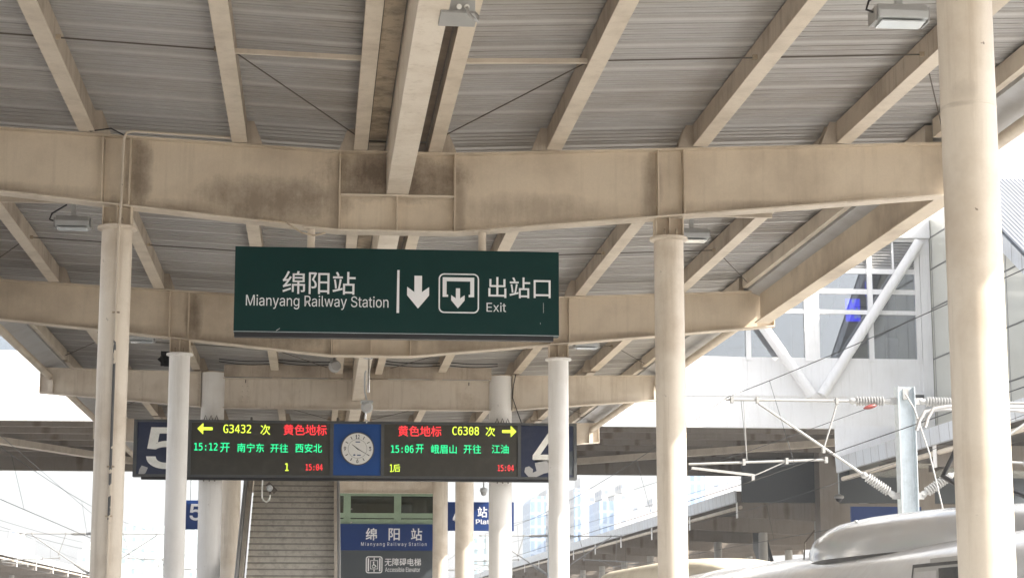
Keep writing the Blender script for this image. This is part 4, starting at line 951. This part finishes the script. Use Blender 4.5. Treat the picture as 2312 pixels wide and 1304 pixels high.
# side window and gutter
wx = xc-1.70
MB().prism([(20.1, 1.5), (23.05, 1.5), (22.66, 2.31), (20.1, 2.31)], 'x', wx-.010, wx+.30).build('window_rubber', M['black'], t)
wf = MB().prism([(21.0, 1.55), (22.95, 1.55), (22.6, 2.27), (21.0, 2.27)], 'x', wx-.015, wx+.35).build('cab_window', M['alu'], t)
MB().prism([(21.75, 1.6), (22.85, 1.6), (22.55, 2.22), (21.75, 2.22)], 'x', wx-.022, wx-.016).build('pane', M['soffit_grey'], wf)
MB().prism([(20.2, 1.5), (21.66, 1.5), (21.66, 2.24), (20.2, 2.24)], 'x', wx-.024, wx+.3).build('side_window', M['dark_glass'], t)
MB().bar((wx+.0, 20.0, 2.33), (wx+.0, 21.9, 2.33), .08, .05).build('rain_gutter', M['alu'], t)
# pantograph and roof insulators
pt = MB(); py_ = 25.2
for sg in (-1, 1):
    pt.tube((xc+sg*.35, py_-1.4, 3.1), (xc+sg*.25, py_+.7, 3.6), .035, n=8)
    pt.tube((xc+sg*.25, py_+.7, 3.6), (xc+sg*.12, py_-.3, 4.38), .03, n=8)
pt.build('pantograph_arm', M['black'], t)
hd = MB()
for dy in (-.18, .18):
    hd.path([(xc-.85, py_-.3+dy, 4.14), (xc-.80, py_-.3+dy, 4.28), (xc-.72, py_-.3+dy, 4.39), (xc-.5, py_-.3+dy, 4.42), (xc+.5, py_-.3+dy, 4.42), (xc+.72, py_-.3+dy, 4.39), (xc+.80, py_-.3+dy, 4.28), (xc+.85, py_-.3+dy, 4.14)], .025, 8)
hd.build('pantograph_head', M['soffit_grey'], t, 50)
rb = MB()
for (x_, y_) in ((8.35, 24.0), (8.4, 23.4), (7.1, 23.5)): insulator(rb, (x_, y_, 2.75), (x_, y_, 3.4), .07, .15, 7)
rb.build('roof_insulator', M['red_part'], t, 60)
rp = MB()
for z in (4.3, 4.38, 3.65): rp.tube((7.6, 21.6, z), (9.5, 26, z+.05), .03, n=8)
rp.build('roof_busbar', M['alu'], t, 60)

# ================================================================== far city
def tower(x0, x1, ztop_, Y, label, mt='tower_pale', d=18, strip=None, rounded=False):
    t = thing('tower_block', ((x0+x1)/2, Y, 0), label, 'building', 'hazy tower blocks beyond the station')
    if rounded:
        w = x1-x0
        MB().prism([(x0, -1.2), (x1, -1.2), (x1, ztop_)] + [(x0+w*(.5+.5*math.cos(R(a))), ztop_-w*.5+w*.5*math.sin(R(a))) for a in range(75, 181, 15)], 'y', Y, Y+d).build('walls', M[mt], t)
    else:
        MB().box(x0, x1, Y, Y+d, -1.2, ztop_).build('walls', M[mt], t)
        MB().box(x0+(x1-x0)*.3, x0+(x1-x0)*.7, Y+3, Y+d-3, ztop_, ztop_+3).build('roof_house', M['tower_pale'], t)
    if strip: MB().box(strip[0], strip[1], Y-.6, Y-.02, -1.2, ztop_-.5).build('glazed_bay', M['tower_blue'], t)
    return t
CX = lambda px, Y: (px-710)*Y*.000227-.9
CZ = lambda py, Y: 1.6+(1412-py)*Y*.0002295
def tw(a, b, py, Y, label, mt='tower_pale', strip=None, rounded=False):
    tower(CX(a, Y), CX(b, Y), CZ(py, Y), Y, label, mt, strip=(CX(strip[0], Y), CX(strip[1], Y)) if strip else None, rounded=rounded)
tw(1190, 1225, 1126, 480, 'round-shouldered blue tower right of the thick pale column', 'tower_blue', rounded=True)
tw(1226, 1300, 1112, 520, 'pale tower block behind the pale column right of the board')
tw(1292, 1345, 1108, 500, 'pale tower with a blue glazed strip, right of the pale column', strip=(1289, 1304))
tw(1347, 1381, 1136, 470, 'blue glass tower among the pale ones', 'tower_blue')
tw(1382, 1450, 1120, 540, 'widest pale tower, left of the lit cream column')
tw(1450, 1530, 1150, 600, 'low pale block behind the lit cream column')
tw(1545, 1590, 1020, 460, 'blue tower seen in the gap under the concourse', 'tower_blue')
tw(1591, 1670, 1030, 490, 'pale tower seen in the gap under the concourse')
tw(285, 368, 1192, 560, 'cyan tower block left of the pale column, lower left', 'tower_cyan')
tw(385, 442, 1165, 590, 'narrow pale tower beneath the small blue 5 sign', 'tower_cyan')
tw(190, 215, 1250, 640, 'low block behind the conduit column', 'tower_cyan')
tw(1030, 1110, 1215, 560, 'pale block behind the cream columns, low in the middle', 'tower_cyan')
tw(20, 80, 1225, 700, 'faint block above the lower left canopy', 'tower_pale')

# ================================================================== haze
hz = bpy.data.materials.new('haze'); hz.use_nodes = True; N, L = hz.node_tree.nodes, hz.node_tree.links
N.remove(N['Principled BSDF']); v = N.new('ShaderNodeVolumePrincipled'); v.inputs['Density'].default_value = .0006; v.inputs['Color'].default_value = (.93, .96, 1, 1); v.inputs['Anisotropy'].default_value = .2
L.new(v.outputs[0], N['Material Output'].inputs['Volume'])
tag(MB().box(-1000, 1000, -260, 1300, -2.6, 62).build('haze', hz), None, None, kind='stuff')
